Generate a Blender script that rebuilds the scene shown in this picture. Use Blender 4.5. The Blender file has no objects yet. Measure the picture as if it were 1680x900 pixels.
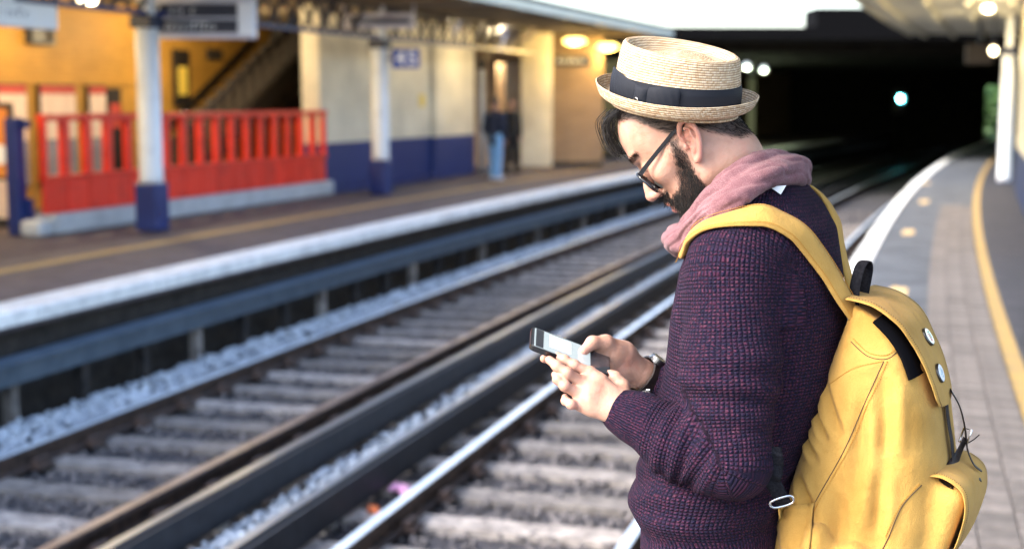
import bpy, math, random
import numpy as np
from mathutils import Vector, Matrix
from mathutils.bvhtree import BVHTree
random.seed(7); rng = np.random.default_rng(7)
scene = bpy.context.scene
col = scene.collection
R = math.radians
# ------------------------------------------------------------------ camera, sky, sun, exposure
FPX = 1680*50/36
PITCH = math.atan((450-165)/FPX)
CAMZ = 1.65
cam = bpy.data.cameras.new('camera'); camo = bpy.data.objects.new('camera', cam); col.objects.link(camo)
camo.location = (0, 0, CAMZ); camo.rotation_euler = (math.pi/2-PITCH, 0, 0)
cam.lens = 50; cam.sensor_width = 36; cam.clip_end = 2000; cam.clip_start = .05
cam.dof.use_dof = True; cam.dof.focus_distance = 2.36; cam.dof.aperture_fstop = 3.0; cam.dof.aperture_blades = 0
scene.camera = camo
SUN = Vector((-.80, -.34, .70)).normalized()
world = bpy.data.worlds.new('World'); scene.world = world; world.use_nodes = True
wn = world.node_tree; bg = wn.nodes['Background']
sky = wn.nodes.new('ShaderNodeTexSky'); sky.sky_type = 'NISHITA'; sky.sun_disc = False
sky.sun_elevation = math.asin(SUN.z); sky.sun_rotation = math.atan2(SUN.x, SUN.y)
sky.air_density = 1.0; sky.dust_density = 3.0; sky.ozone_density = 1.0; sky.altitude = 0
wn.links.new(sky.outputs[0], bg.inputs[0]); bg.inputs[1].default_value = .15
sl = bpy.data.lights.new('sun', 'SUN'); slo = bpy.data.objects.new('sun', sl); col.objects.link(slo)
sl.energy = .85; sl.angle = R(22); sl.color = (1, .97, .93)
slo.rotation_euler = (-SUN).to_track_quat('-Z', 'Y').to_euler(); slo.location = SUN*40
scene.view_settings.view_transform = 'Standard'; scene.view_settings.look = 'None'
scene.view_settings.exposure = 2.62; scene.view_settings.gamma = 1
scene.render.engine = 'CYCLES'
scene.cycles.max_bounces = 7

# ------------------------------------------------------------------ pixel -> world, track curve
CP, SP = math.cos(PITCH), math.sin(PITCH)
def ray(u, v):
    a = (u-840)/FPX; b = (v-450)/FPX
    return np.array([a, CP-b*SP, -SP-b*CP])
def W(u, v, Y):
    r = ray(u, v); return np.array([0, 0, CAMZ]) + r*(Y/r[1])
def X(x8, y): return x8 + .285*(y-8) + .0014*(y-8)**2
def head(y): return math.atan(.285+.0028*(y-8))
def T(x8, y, z): return (X(x8, y), y, z)
def yat(u, x8):
    lo, hi = 3., 90.
    k = (u-840)/FPX
    for _ in range(50):
        m = (lo+hi)/2
        if X(x8, m) - k*m*(1.0) < 0: lo = m
        else: hi = m
    return lo
# ------------------------------------------------------------------ materials
MATS = {}
def mat(name, c=(.5,.5,.5), rough=.6, metal=0., c2=None, ns=4., nd=4., bump=0., bs=60., spec=.5, emit=None, es=0., sss=0., ramp=(.35,.65), coat=0., orand=0.):
    m = bpy.data.materials.new(name); m.use_nodes = True; MATS[name] = m
    nt = m.node_tree; b = nt.nodes['Principled BSDF']; N = nt.nodes.new; Lk = nt.links.new
    b.inputs['Base Color'].default_value = (*c, 1); b.inputs['Roughness'].default_value = rough
    b.inputs['Metallic'].default_value = metal; b.inputs['Specular IOR Level'].default_value = spec
    b.inputs['Coat Weight'].default_value = coat
    if sss:
        b.inputs['Subsurface Weight'].default_value = sss; b.inputs['Subsurface Radius'].default_value = (.012,.005,.003); b.inputs['Subsurface Scale'].default_value = .5
    if emit: b.inputs['Emission Color'].default_value = (*emit, 1); b.inputs['Emission Strength'].default_value = es
    tc = N('ShaderNodeTexCoord')
    if c2:
        n = N('ShaderNodeTexNoise'); n.inputs['Scale'].default_value = ns; n.inputs['Detail'].default_value = nd; n.inputs['Roughness'].default_value = .65
        Lk(tc.outputs['Object'], n.inputs['Vector'])
        r = N('ShaderNodeValToRGB'); r.color_ramp.elements[0].position = ramp[0]; r.color_ramp.elements[1].position = ramp[1]
        r.color_ramp.elements[0].color = (*c, 1); r.color_ramp.elements[1].color = (*c2, 1)
        Lk(n.outputs[0], r.inputs[0]); out = r.outputs[0]
        if orand:
            oi = N('ShaderNodeObjectInfo'); mr = N('ShaderNodeMapRange'); mr.inputs[3].default_value = 1-orand; mr.inputs[4].default_value = 1+orand*.4; Lk(oi.outputs['Random'], mr.inputs[0])
            mx = N('ShaderNodeMix'); mx.data_type = 'RGBA'; mx.blend_type = 'MULTIPLY'; mx.inputs[0].default_value = 1; Lk(out, mx.inputs[6]); Lk(mr.outputs[0], mx.inputs[7]); out = mx.outputs[2]
        Lk(out, b.inputs['Base Color'])
    if bump:
        n2 = N('ShaderNodeTexNoise'); n2.inputs['Scale'].default_value = bs; n2.inputs['Detail'].default_value = 5
        Lk(tc.outputs['Object'], n2.inputs['Vector'])
        bp = N('ShaderNodeBump'); bp.inputs['Strength'].default_value = bump; bp.inputs['Distance'].default_value = .02
        Lk(n2.outputs[0], bp.inputs['Height']); Lk(bp.outputs[0], b.inputs['Normal'])
    return m
def brickmat(name, c1, c2, cm, dado=None, dz=0., rough=.6):
    """painted brickwork, laid out along the platform direction; paint below height dz takes the dado colour"""
    m = mat(name, c1, rough); nt = m.node_tree; N = nt.nodes.new; Lk = nt.links.new; b = nt.nodes['Principled BSDF']
    g = N('ShaderNodeNewGeometry'); d = N('ShaderNodeVectorMath'); d.operation = 'DOT_PRODUCT'; d.inputs[1].default_value = (.6, .95, 0)
    s = N('ShaderNodeSeparateXYZ'); cb = N('ShaderNodeCombineXYZ')
    Lk(g.outputs['Position'], d.inputs[0]); Lk(g.outputs['Position'], s.inputs[0]); Lk(d.outputs['Value'], cb.inputs[0]); Lk(s.outputs[2], cb.inputs[1])
    br = N('ShaderNodeTexBrick'); br.inputs['Scale'].default_value = 1; br.inputs['Brick Width'].default_value = .23; br.inputs['Row Height'].default_value = .078
    br.inputs['Mortar Size'].default_value = .006; br.inputs['Color1'].default_value = (*c1, 1); br.inputs['Color2'].default_value = (*c2, 1); br.inputs['Mortar'].default_value = (*cm, 1)
    Lk(cb.outputs[0], br.inputs['Vector'])
    no = N('ShaderNodeTexNoise'); no.inputs['Scale'].default_value = 1.3; no.inputs['Detail'].default_value = 6; Lk(g.outputs['Position'], no.inputs['Vector'])
    mr = N('ShaderNodeMapRange'); mr.inputs[1].default_value = .3; mr.inputs[2].default_value = .75; mr.inputs[3].default_value = .72; mr.inputs[4].default_value = 1.05; Lk(no.outputs[0], mr.inputs[0])
    mx = N('ShaderNodeMix'); mx.data_type = 'RGBA'; mx.blend_type = 'MULTIPLY'; mx.inputs[0].default_value = 1
    Lk(br.outputs[0], mx.inputs[6]); Lk(mr.outputs[0], mx.inputs[7]); out = mx.outputs[2]
    if dado:
        lt = N('ShaderNodeMath'); lt.operation = 'LESS_THAN'; lt.inputs[1].default_value = dz; Lk(s.outputs[2], lt.inputs[0])
        m2 = N('ShaderNodeMix'); m2.data_type = 'RGBA'; Lk(lt.outputs[0], m2.inputs[0]); Lk(out, m2.inputs[6]); m2.inputs[7].default_value = (*dado, 1); out = m2.outputs[2]
    Lk(out, b.inputs['Base Color'])
    bp = N('ShaderNodeBump'); bp.inputs['Strength'].default_value = .5; bp.inputs['Distance'].default_value = .006; bp.invert = True
    Lk(br.outputs['Fac'], bp.inputs['Height']); Lk(bp.outputs[0], b.inputs['Normal'])
    return m
# ------------------------------------------------------------------ object helpers
def tag(o, label=None, cat=None, group=None, kind=None):
    if label: o['label'] = label
    if cat: o['category'] = cat
    if group: o['group'] = group
    if kind: o['kind'] = kind
    return o
def empty(name, loc=(0,0,0), rz=0., label=None, cat=None, group=None):
    o = bpy.data.objects.new(name, None); col.objects.link(o); o.location = loc; o.rotation_euler = (0,0,rz); o.empty_display_size = .1
    return tag(o, label, cat, group)
def link(name, me, m, parent=None, smooth=False):
    if m is not None:
        me.materials.clear(); me.materials.append(m)
    if smooth: me.shade_smooth()
    o = bpy.data.objects.new(name, me); col.objects.link(o)
    if parent is not None:
        o.parent = parent
        pm = Matrix.LocRotScale(parent.location, parent.rotation_euler, parent.scale)
        if parent.parent: pm = Matrix.LocRotScale(parent.parent.location, parent.parent.rotation_euler, parent.parent.scale) @ parent.matrix_parent_inverse @ pm
        o.matrix_parent_inverse = pm.inverted()
    return o
def npmesh(name, V, Q):
    V = np.asarray(V, np.float32); Q = np.asarray(Q, np.int32)
    me = bpy.data.meshes.new(name); n = Q.shape[1]
    me.vertices.add(len(V)); me.vertices.foreach_set('co', V.ravel())
    me.loops.add(Q.size); me.loops.foreach_set('vertex_index', Q.ravel())
    me.polygons.add(len(Q)); me.polygons.foreach_set('loop_start', np.arange(0, Q.size, n, dtype=np.int32))
    me.polygons.foreach_set('loop_total', np.full(len(Q), n, np.int32))
    me.update(calc_edges=True); me.validate()
    return me
class MB:
    def __init__(s): s.v = []; s.f = []
    def add(s, vs, fs):
        n = len(s.v); s.v += [tuple(map(float, p)) for p in vs]; s.f += [tuple(i+n for i in f) for f in fs]; return s
    def hexa(s, p): return s.add(p, [(3,2,1,0),(4,5,6,7),(0,1,5,4),(1,2,6,5),(2,3,7,6),(3,0,4,7)])
    def box(s, x0, x1, y0, y1, z0, z1): return s.hexa([(x0,y0,z0),(x1,y0,z0),(x1,y1,z0),(x0,y1,z0),(x0,y0,z1),(x1,y0,z1),(x1,y1,z1),(x0,y1,z1)])
    def obox(s, c, sz, a=0.):
        """box centred at c; sz = (across, along, up); a = heading from +y towards +x"""
        ca, sa = math.cos(a), math.sin(a); P = []
        for dz in (-.5, .5):
            for dx, dy in ((-.5,-.5),(.5,-.5),(.5,.5),(-.5,.5)):
                x, y = dx*sz[0], dy*sz[1]
                P.append((c[0]+x*ca+y*sa, c[1]-x*sa+y*ca, c[2]+dz*sz[2]))
        return s.hexa(P)
    def bar(s, a, b, w, h, up=(0,0,1)):
        a, b = Vector(a), Vector(b); d = (b-a).normalized(); x = d.cross(Vector(up))
        if x.length < 1e-4: x = Vector((1,0,0))
        x.normalize(); z = x.cross(d); P = []
        for e in (a, b):
            for i, j in ((-.5,-.5),(.5,-.5),(.5,.5),(-.5,.5)): P.append(e + x*w*i + z*h*j)
        return s.add(P, [(0,1,2,3),(7,6,5,4),(1,0,4,5),(2,1,5,6),(3,2,6,7),(0,3,7,4)])
    def tube(s, pts, r, n=10, cap=True):
        pts = [Vector(p) for p in pts]; rs = r if hasattr(r, '__len__') else [r]*len(pts)
        base = len(s.v); ref = None; m = len(pts)
        for i, p in enumerate(pts):
            d = (pts[min(i+1,m-1)] - pts[max(i-1,0)]).normalized()
            if ref is None: ref = d.orthogonal()
            x = (ref - d*ref.dot(d)).normalized(); ref = x; y = d.cross(x)
            for k in range(n):
                t = 2*math.pi*k/n; s.v.append(tuple(p + (x*math.cos(t)+y*math.sin(t))*rs[i]))
        for i in range(m-1):
            for k in range(n):
                a = base+i*n+k; b = base+i*n+(k+1)%n; s.f.append((a, b, b+n, a+n))
        if cap: s.f.append(tuple(base+k for k in range(n))[::-1]); s.f.append(tuple(base+(m-1)*n+k for k in range(n)))
        return s
    def strip(s, prof, ys, closed=True):
        """profile [(x8,z)..] swept along the track curve"""
        base = len(s.v); n = len(prof)
        for y in ys:
            for (x, z) in prof: s.v.append(T(x, y, z))
        for i in range(len(ys)-1):
            for k in range(n if closed else n-1):
                a = base+i*n+k; b = base+i*n+(k+1)%n; s.f.append((a, a+n, b+n, b))
        if closed:
            s.f.append(tuple(base+k for k in range(n))); s.f.append(tuple(base+(len(ys)-1)*n+k for k in range(n))[::-1])
        return s
    def disc(s, c, nrm, r, th, n=24):
        nrm = Vector(nrm).normalized(); return s.tube([Vector(c), Vector(c)+nrm*th], r, n)
    def mesh(s, name):
        me = bpy.data.meshes.new(name); me.from_pydata(s.v, [], s.f); me.update(); return me
    def build(s, name, m, parent=None, smooth=False, bevel=0.):
        o = link(name, s.mesh(name), m, parent, smooth)
        if bevel:
            b = o.modifiers.new('bevel', 'BEVEL'); b.width = bevel; b.segments = 2; b.limit_method = 'ANGLE'
        return o
def ys(a, b, st=1.): return list(np.linspace(a, b, max(2, int(round((b-a)/st))+1)))
def lamp_light(name, parent, loc, power, color, r=.12):
    l = bpy.data.lights.new(name, 'POINT'); l.energy = power; l.color = color; l.shadow_soft_size = r
    o = bpy.data.objects.new(name, l); col.objects.link(o); o.location = loc
    o.parent = parent; o.matrix_parent_inverse = Matrix.Translation(parent.location).inverted()
# ================================================================== SETTING
M = MATS
mat('asphalt_far', (.055,.045,.06), .75, c2=(.095,.08,.1), ns=3, bump=.3, bs=150)
mat('asphalt_near', (.045,.052,.066), .8, c2=(.1,.11,.13), ns=2.2, nd=8, bump=.4, bs=220)
mat('asphalt_dark', (.02,.021,.028), .8, c2=(.045,.043,.055), ns=3, bump=.3, bs=150)
mat('paint_white', (.78,.8,.8), .6, c2=(.42,.44,.45), ns=5, nd=8, ramp=(.45,.75), orand=.12, bump=.2, bs=80)
mat('paint_yellow', (.36,.24,.085), .65, c2=(.24,.18,.1), ns=4, nd=8, ramp=(.45,.75))
mat('paint_yellow_worn', (.62,.42,.16), .7, c2=(.3,.27,.22), ns=9, nd=8, ramp=(.45,.62))
mat('block', (.1,.088,.083), .8, c2=(.18,.158,.148), ns=6, bump=.4, bs=90, orand=.25)
mat('ballast_bed', (.012,.012,.016), .95, c2=(.07,.066,.075), ns=16, nd=6, bump=1., bs=30)
mat('stone', (.05,.048,.055), .85, c2=(.2,.182,.182), ns=7, nd=5)
mat('stone_pale', (.24,.28,.34), .85, c2=(.52,.58,.64), ns=9, nd=3)
mat('earth', (.06,.055,.05), .95, c2=(.1,.09,.08))
mat('sleeper', (.12,.105,.1), .85, c2=(.37,.335,.305), ns=6, nd=7, bump=.5, bs=70, orand=.5)
mat('rail_side', (.022,.014,.012), .8, c2=(.075,.044,.032), ns=12, bump=.2, bs=120)
mat('rail_top', (.66,.74,.8), .42, .55, c2=(.52,.6,.68), ns=2)
mat('rail_brown', (.16,.11,.09), .4, .4, c2=(.27,.2,.17), ns=3)
mat('conductor', (.006,.009,.016), .6, .1, c2=(.016,.021,.03), ns=9)
mat('conductor_top', (.3,.31,.33), .35, .9)
mat('pot', (.5,.48,.45), .5)
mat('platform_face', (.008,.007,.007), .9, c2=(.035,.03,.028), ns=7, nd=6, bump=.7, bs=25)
mat('trough', (.03,.055,.085), .55, c2=(.06,.09,.125), ns=4)
mat('navy', (.006,.02,.12), .4, c2=(.01,.03,.16), ns=2)
mat('navy_iron', (.006,.012,.04), .5)
mat('white_iron', (.76,.8,.84), .45, c2=(.5,.52,.54), ns=2.5, nd=9, ramp=(.5,.85))
mat('red', (.88,.035,.01), .42, c2=(.48,.014,.006), ns=3, nd=8, ramp=(.5,.8), orand=.15)
mat('plinth', (.4,.43,.46), .8, c2=(.52,.55,.58), ns=3, bump=.3, bs=60)
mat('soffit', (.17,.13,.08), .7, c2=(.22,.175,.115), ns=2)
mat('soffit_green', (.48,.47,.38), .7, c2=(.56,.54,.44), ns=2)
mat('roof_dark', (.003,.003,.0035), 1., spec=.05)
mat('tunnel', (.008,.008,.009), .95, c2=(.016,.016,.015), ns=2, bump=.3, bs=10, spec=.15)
mat('timber_dark', (.014,.01,.008), .6)
mat('step', (.04,.03,.022), .7)
mat('sign_grey', (.6,.6,.68), .4)
mat('sign_white', (.78,.82,.86), .4)
mat('sign_navy', (.006,.012,.035), .35)
mat('sign_blue', (.015,.06,.36), .35)
mat('ink', (.2,.24,.3), .5); mat('ink_blue', (.2,.5,.72), .5); mat('letter_white', (.85,.87,.9), .5)
mat('poster', (.68,.52,.42), .5, c2=(.78,.62,.5), ns=5)
mat('poster_low', (.2,.19,.23), .5, c2=(.3,.28,.3), ns=3)
mat('poster_red', (.5,.06,.04), .5)
mat('poster_orange', (.75,.28,.03), .5, c2=(.6,.18,.02), ns=3)
mat('black_plastic', (.012,.012,.013), .4)
mat('yellow_room', (.72,.5,.08), .6)
mat('yellow_sign', (.8,.6,.1), .5)
mat('leaf', (.04,.1,.025), .6, c2=(.09,.19,.05), ns=3); mat('bark', (.06,.045,.03), .9)
mat('bulb', (1,.9,.7), .4, emit=(1,.8,.48), es=3); mat('bulb_yellow', (1,.8,.3), .4, emit=(1,.66,.16), es=1.6)
mat('bulb_dim', (.8,.85,.9), .4, emit=(.75,.85,1), es=.35)
mat('signal_green', (.1,.9,.9), .3, emit=(.12,.9,.95), es=22)
mat('pink_litter', (.8,.4,.62), .5); mat('orange_litter', (.6,.16,.05), .6)
brickmat('wall_ochre', (.58,.31,.05), (.52,.27,.04), (.42,.22,.035))
brickmat('wall_cream', (.8,.74,.58), (.77,.7,.54), (.66,.6,.46), dado=(.006,.022,.14), dz=.89)
brickmat('wall_cream_plain', (.8,.74,.58), (.77,.7,.54), (.66,.6,.46))
brickmat('wall_brown', (.33,.22,.13), (.26,.17,.1), (.36,.27,.19))
brickmat('wall_cream_near', (.74,.64,.42), (.7,.6,.39), (.6,.52,.35), dado=(.008,.02,.07), dz=.8)

# ground sheet, platforms, ballast
g = MB(); g.box(-1500,1500,-200,1500,-1.6,-1.5).build('ground', M['earth'])['kind'] = 'structure'
tag(MB().strip([(-4.95,-1.49),(-4.95,-1.02),(-4.4,-.98),(-4.02,-1.0),(-3.25,-1.0),(-2.46,-1.0),(-1.7,-1.02),(-.84,-1.0),(0,-1.0),(.72,-1.0),(1.75,-1.02),(1.75,-1.49)], ys(-4,100,2)).build('trackbed', M['ballast_bed']), kind='structure')
fp = tag(MB().strip([(-14,-1.45),(-14,0),(-4.8,0),(-4.8,-.14),(-4.93,-.16),(-4.93,-1.45)], ys(2,100,2)).build('far_platform', M['asphalt_far']), kind='structure')
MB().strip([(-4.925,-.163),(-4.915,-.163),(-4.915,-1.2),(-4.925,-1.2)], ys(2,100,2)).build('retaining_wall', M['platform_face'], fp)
for i in range(62):
    y0 = 5+i*.9; w = random.uniform(-.012,.012)
    MB().strip([(-5.2,-.1),(-5.2,.012),(-4.775+w,.012),(-4.765+w,0),(-4.765+w,-.1)], [y0+.004, y0+.45, y0+.896]).build('coping_slab', M['paint_white'], fp)
MB().strip([(-6.75,.001),(-6.75,.005),(-6.55,.005),(-6.55,.001)], ys(2,80,2)).build('painted_line', M['paint_yellow'], fp)
npf = tag(MB().strip([(1.73,-1.45),(1.73,-.16),(1.6,-.14),(1.6,0),(12,0),(12,-1.45)][::-1], ys(-8,100,2)).build('near_platform', M['asphalt_near']), kind='structure')
for i in range(70):
    y0 = -6+i*.9; w = random.uniform(-.01,.01)
    MB().strip([(1.565+w,-.1),(1.565+w,0),(1.575+w,.012),(1.77,.012),(1.77,-.1)], [y0+.004, y0+.45, y0+.896]).build('coping_slab', M['paint_white'], npf)
MB().strip([(3.0,.001),(3.0,.004),(12,.004),(12,.001)], ys(-8,90,2)).build('dark_asphalt', M['asphalt_dark'], npf)
MB().strip([(2.87,.001),(2.87,.0055),(2.985,.0055),(2.985,.001)], ys(-8,80,1.5)).build('painted_line', M['paint_yellow'], npf)
MB().strip([(2.38,.001),(2.38,.006),(2.862,.006),(2.862,.001)], ys(-8,60,1.5)).build('block_bed', M['asphalt_near'], npf)
bm_ = MB().obox((0,0,0), (.15,.212,.014)).mesh('paving_block'); bm_.materials.append(M['block'])
for i in range(88):
    y = 3.2 + i*.222
    for k in range(3):
        if len([0]) and (i*3+k) >= 290-30: continue
        o = bpy.data.objects.new('paving_block', bm_); col.objects.link(o); o.parent = npf
        o.location = T(2.46+k*.162, y, .012+random.uniform(-.002,.002)); o.rotation_euler = (0,0,-head(y))
for (u, v, w, l) in ((1472,482,.17,.95),(1490,381,.16,.75),(1516,331,.17,.8),(1520,301,.16,.7)):
    r = ray(u, v); t = -CAMZ/r[2]; c = r*t; y = c[1]; a = head(y)
    m_ = MB(); n = 14
    P = []
    for k in range(n):
        th = 2*math.pi*k/n; sx = abs(math.cos(th))**.5*math.copysign(1, math.cos(th)); sy = abs(math.sin(th))**.5*math.copysign(1, math.sin(th))
        dx = sx*w/2*random.uniform(.85,1.1); dy = sy*l/2*random.uniform(.9,1.1)
        P.append((c[0]+dx*math.cos(a)+dy*math.sin(a), y-dx*math.sin(a)+dy*math.cos(a)))
    m_.add([(x,y_,.0015) for x,y_ in P]+[(x,y_,.005) for x,y_ in P], [tuple(range(n,2*n))]+[(k,(k+1)%n,n+(k+1)%n,n+k) for k in range(n)])
    m_.build('worn_paint_patch', M['paint_yellow_worn'], npf)

# tracks
def rail(x8, y0, y1, topz, parent, name, msides, mtop, w=.07):
    p = [(-.068,-.15),(.068,-.15),(.068,-.138),(.012,-.125),(.012,-.045),(w/2,-.035),(w/2,-.006),(w/2-.008,0),(-w/2+.008,0),(-w/2,-.006),(-w/2,-.035),(-.012,-.045),(-.012,-.125),(-.068,-.138)]
    o = MB().strip([(x8+a, topz+b) for a, b in p][::-1], ys(y0, y1, 1.5)).build(name, msides, parent)
    MB().strip([(x8-w/2+.004,topz+.0005),(x8+w/2-.004,topz+.0005),(x8+w/2-.006,topz+.003),(x8-w/2+.006,topz+.003)][::-1], ys(y0, y1, 1.5)).build('running_surface', mtop, o)
    return o
sm = []
for k in range(4):
    b = MB(); L_ = 2.55; n = 12
    for i in range(n+1):
        x = -L_/2 + L_*i/n; e = random.uniform(-.012,.012); e2 = random.uniform(-.012,.012); z = random.uniform(-.012,.004)
        b.v += [(x,-.125+e,-.12),(x,-.125+e,z),(x,.125+e2,z+random.uniform(-.006,.004)),(x,.125+e2,-.12)]
    for i in range(n):
        for j in range(4):
            a = i*4+j; c = i*4+(j+1)%4; b.f.append((a, c, c+4, a+4))
    b.f += [(3,2,1,0), (n*4,n*4+1,n*4+2,n*4+3)]
    me = b.mesh('sleeper'); me.materials.append(M['sleeper']); sm.append(me)
chm = MB().obox((0,0,0), (.3,.18,.02)).obox((-.09,0,.03), (.05,.16,.05)).obox((.09,0,.03), (.05,.16,.05)).mesh('rail_chair'); chm.materials.append(M['rail_side'])
def track(xa, xb, y0, y1, label):
    t = empty('railway_track', T((xa+xb)/2, y0, -1.0), 0, label, 'railway track', 'railway tracks between the platforms')
    rb = rail(xa, -4, 98, -.8, t, 'rail', M['rail_side'], M['rail_top'], .085)
    rc = rail(xb, -4, 98, -.8, t, 'rail', M['rail_side'], M['rail_brown'] if -3 < xb < -2 else M['rail_top'], .085)
    y = y0; i = 0
    while y < y1:
        o = bpy.data.objects.new('sleeper', sm[i%4]); col.objects.link(o); o.parent = t; o.matrix_parent_inverse = Matrix.Translation(t.location).inverted()
        o.location = T((xa+xb)/2+random.uniform(-.03,.03), y, -.945); o.rotation_euler = (0,random.uniform(-.008,.008),-head(y)+random.uniform(-.02,.02)+(math.pi if i%2 else 0))
        for xr in (xa, xb):
            c = bpy.data.objects.new('rail_chair', chm); col.objects.link(c); c.parent = t; c.matrix_parent_inverse = Matrix.Translation(t.location).inverted()
            c.location = T(xr, y, -.935); c.rotation_euler = (0,0,-head(y))
        y += .66; i += 1
    return t
track(-4.02, -2.46, 6, 44, 'railway track of grey sleepers and brown rails alongside the far platform')
track(-.84, .72, 4.5, 30, 'railway track with bright polished rail alongside the near platform where the man stands')
def cond(x8, label):
    t = empty('conductor_rail', T(x8, 5, -1.0), 0, label, 'conductor rail', 'raised third rails in the middle of the trackbed')
    o = rail(x8, -4, 98, -.725, t, 'rail', M['conductor'], M['conductor_top'], .075)
    MB().strip([(x8+.075,-.93),(x8+.095,-.93),(x8+.095,-.73),(x8+.075,-.73)], ys(-4,60,1.5)).build('side_board', M['conductor'], t)
    for i in range(14):
        y = 6.2+i*2.4
        MB().tube([T(x8,y,-1.03),T(x8,y,-.95),T(x8,y,-.93),T(x8,y,-.874)], [.075,.075,.05,.05], 12).build('insulator_pot', M['pot'], t, True)
cond(-2.0, 'dark conductor rail running beside the brown rail of the far track')
cond(-1.33, 'dark conductor rail running beside the polished rail of the near track')
# cable trough under the far platform edge
t = empty('cable_trough', T(-4.66, 6, -1.0), 0, 'blue grey cable trough on short posts along the far platform face', 'cable trough')
MB().strip([(-4.76,-.50),(-4.76,-.36),(-4.56,-.36),(-4.56,-.50)], ys(4,80,1.5)).build('trough_body', M['trough'], t)
MB().strip([(-4.78,-.358),(-4.78,-.33),(-4.54,-.33),(-4.54,-.358)], ys(4,80,1.5)).build('trough_lid', M['trough'], t)
for i in range(34):
    y = 8+i*.92
    MB().obox(T(-4.66,y,-.77), (.09,.09,.54), head(y)).build('post', M['sleeper'] if i%3==0 else M['platform_face'], t)
# ballast stones
def ico():
    p = (1+5**.5)/2; v = np.array([(-1,p,0),(1,p,0),(-1,-p,0),(1,-p,0),(0,-1,p),(0,1,p),(0,-1,-p),(0,1,-p),(p,0,-1),(p,0,1),(-p,0,-1),(-p,0,1)])/1.9
    f = np.array([(0,11,5),(0,5,1),(0,1,7),(0,7,10),(0,10,11),(1,5,9),(5,11,4),(11,10,2),(10,7,6),(7,1,8),(3,9,4),(3,4,2),(3,2,6),(3,6,8),(3,8,9),(4,9,5),(2,4,11),(6,2,10),(8,6,7),(9,8,1)])
    return v, f
def stones(name, n, xr, yr, zf, sz, m, label):
    v, f = ico(); u = rng.random(n); y = yr[0] + (yr[1]-yr[0])*u**1.5
    x8 = np.empty(n)
    ws = np.array([b-a for a, b in xr]); pk = rng.choice(len(xr), n, p=ws/ws.sum())
    lo = np.array([a for a, b in xr])[pk]; x8 = lo + ws[pk]*rng.random(n)
    s = rng.uniform(sz[0], sz[1], (n,1,1))*rng.uniform(.6,1.15,(n,1,3))
    vv = v[None]*s*rng.uniform(.75,1.2,(n,12,1))
    a = rng.random(n)*6.28; c_, s_ = np.cos(a)[:,None], np.sin(a)[:,None]
    V = np.stack([vv[...,0]*c_-vv[...,1]*s_, vv[...,0]*s_+vv[...,1]*c_, vv[...,2]], -1)
    cx = x8+.285*(y-8)+.0014*(y-8)**2
    V += np.stack([cx, y, zf(x8)+rng.uniform(-.01,.02,n)], -1)[:,None,:]
    F = (f[None]+12*np.arange(n)[:,None,None]).reshape(-1,3)
    o = link(name, npmesh(name, V.reshape(-1,3), F), m); return tag(o, label, 'ballast', kind='stuff')
stones('ballast', 15000, [(-3.9,-2.55),(-.75,.65),(.85,1.6)], (5,34), lambda x: -.974+0*x, (.013,.03), M['stone'], 'grey ballast stones lying between the sleepers of both tracks')
stones('pale_ballast', 15000, [(-4.62,-4.1),(-1.85,-1.42),(-4.55,-4.15)], (5.5,36), lambda x: np.where(x < -4, -.96+.13*np.clip((-4.12-x)/.4,0,1), -.955), (.016,.034), M['stone_pale'], 'pale loose stones heaped beside the rails and between the tracks')
stones('dark_ballast', 5000, [(-2.4,-2.0),(-1.3,-.9)], (5.5,30), lambda x: -.985+0*x, (.014,.03), M['ballast_bed'], 'dark stones lying beside the conductor rails')  # near-black stones in two strips along the conductor rails
def litter(u, v, name, m, label, s):
    r = ray(u, v); tt = -(CAMZ+.93)/r[2]; c = np.array([0,0,CAMZ])+r*tt; b = MB(); n = 7
    for j in range(n):
        for i in range(n):
            b.v.append((c[0]+(i/(n-1)-.5)*s+random.uniform(-.008,.008), c[1]+(j/(n-1)-.5)*s*1.2, c[2]+.03*math.sin(i*1.1)*math.cos(j*.9)+random.uniform(-.006,.012)))
    for j in range(n-1):
        for i in range(n-1): a = j*n+i; b.f.append((a,a+1,a+n+1,a+n))
    o = b.build(name, m); sd = o.modifiers.new('thick', 'SOLIDIFY'); sd.thickness = .004; tag(o, label, 'litter')
litter(655, 801, 'crumpled_paper', M['pink_litter'], 'crumpled pink paper lying beside the polished rail', .13)
litter(612, 836, 'dead_leaf', M['orange_litter'], 'orange brown scrap lying on dark ballast by the polished rail', .07)

# ------------------------------------------------------------------ far platform: columns, girder, canopy
def column(y, label, x8=-7.55, w=.3, dado=.6, mtop=None):
    c = T(x8, y, 0); a = head(y); t = empty('canopy_column', c, 0, label, 'column', 'columns carrying the platform canopies')
    MB().obox((c[0],c[1],dado/2+.02), (w+.012,w+.012,dado), a).build('base_casing', M['navy'], t, bevel=.02)
    b = MB(); n = 16
    b.tube([(c[0],c[1],dado+.02),(c[0],c[1],dado+.1),(c[0],c[1],2.55)], [w*.52,w*.5,w*.48], n); b.build('shaft', mtop or M['white_iron'], t, True)
    MB().obox((c[0],c[1],2.62), (w*1.05,w*1.05,.16), a).build('capital', M['navy_iron'], t, bevel=.02)
    MB().obox((c[0],c[1],2.98), (w*.5,w*.5,.6), a).build('neck', M['white_iron'], t)
    return t
column(18, 'white iron column with navy base standing in front of the red fence')
column(25, 'white iron column with navy base standing before the cream and blue wall')
column(10.9, 'white iron column with navy base beside the long white hanging sign')
gt = empty('lattice_girder', T(-7.55, 5, 2.7), 0, 'dark navy iron lattice girder joining the far platform columns', 'girder')
MB().strip([(-7.61,2.7),(-7.61,2.76),(-7.49,2.76),(-7.49,2.7)], ys(5,33,1)).build('bottom_chord', M['navy'], gt)
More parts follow.
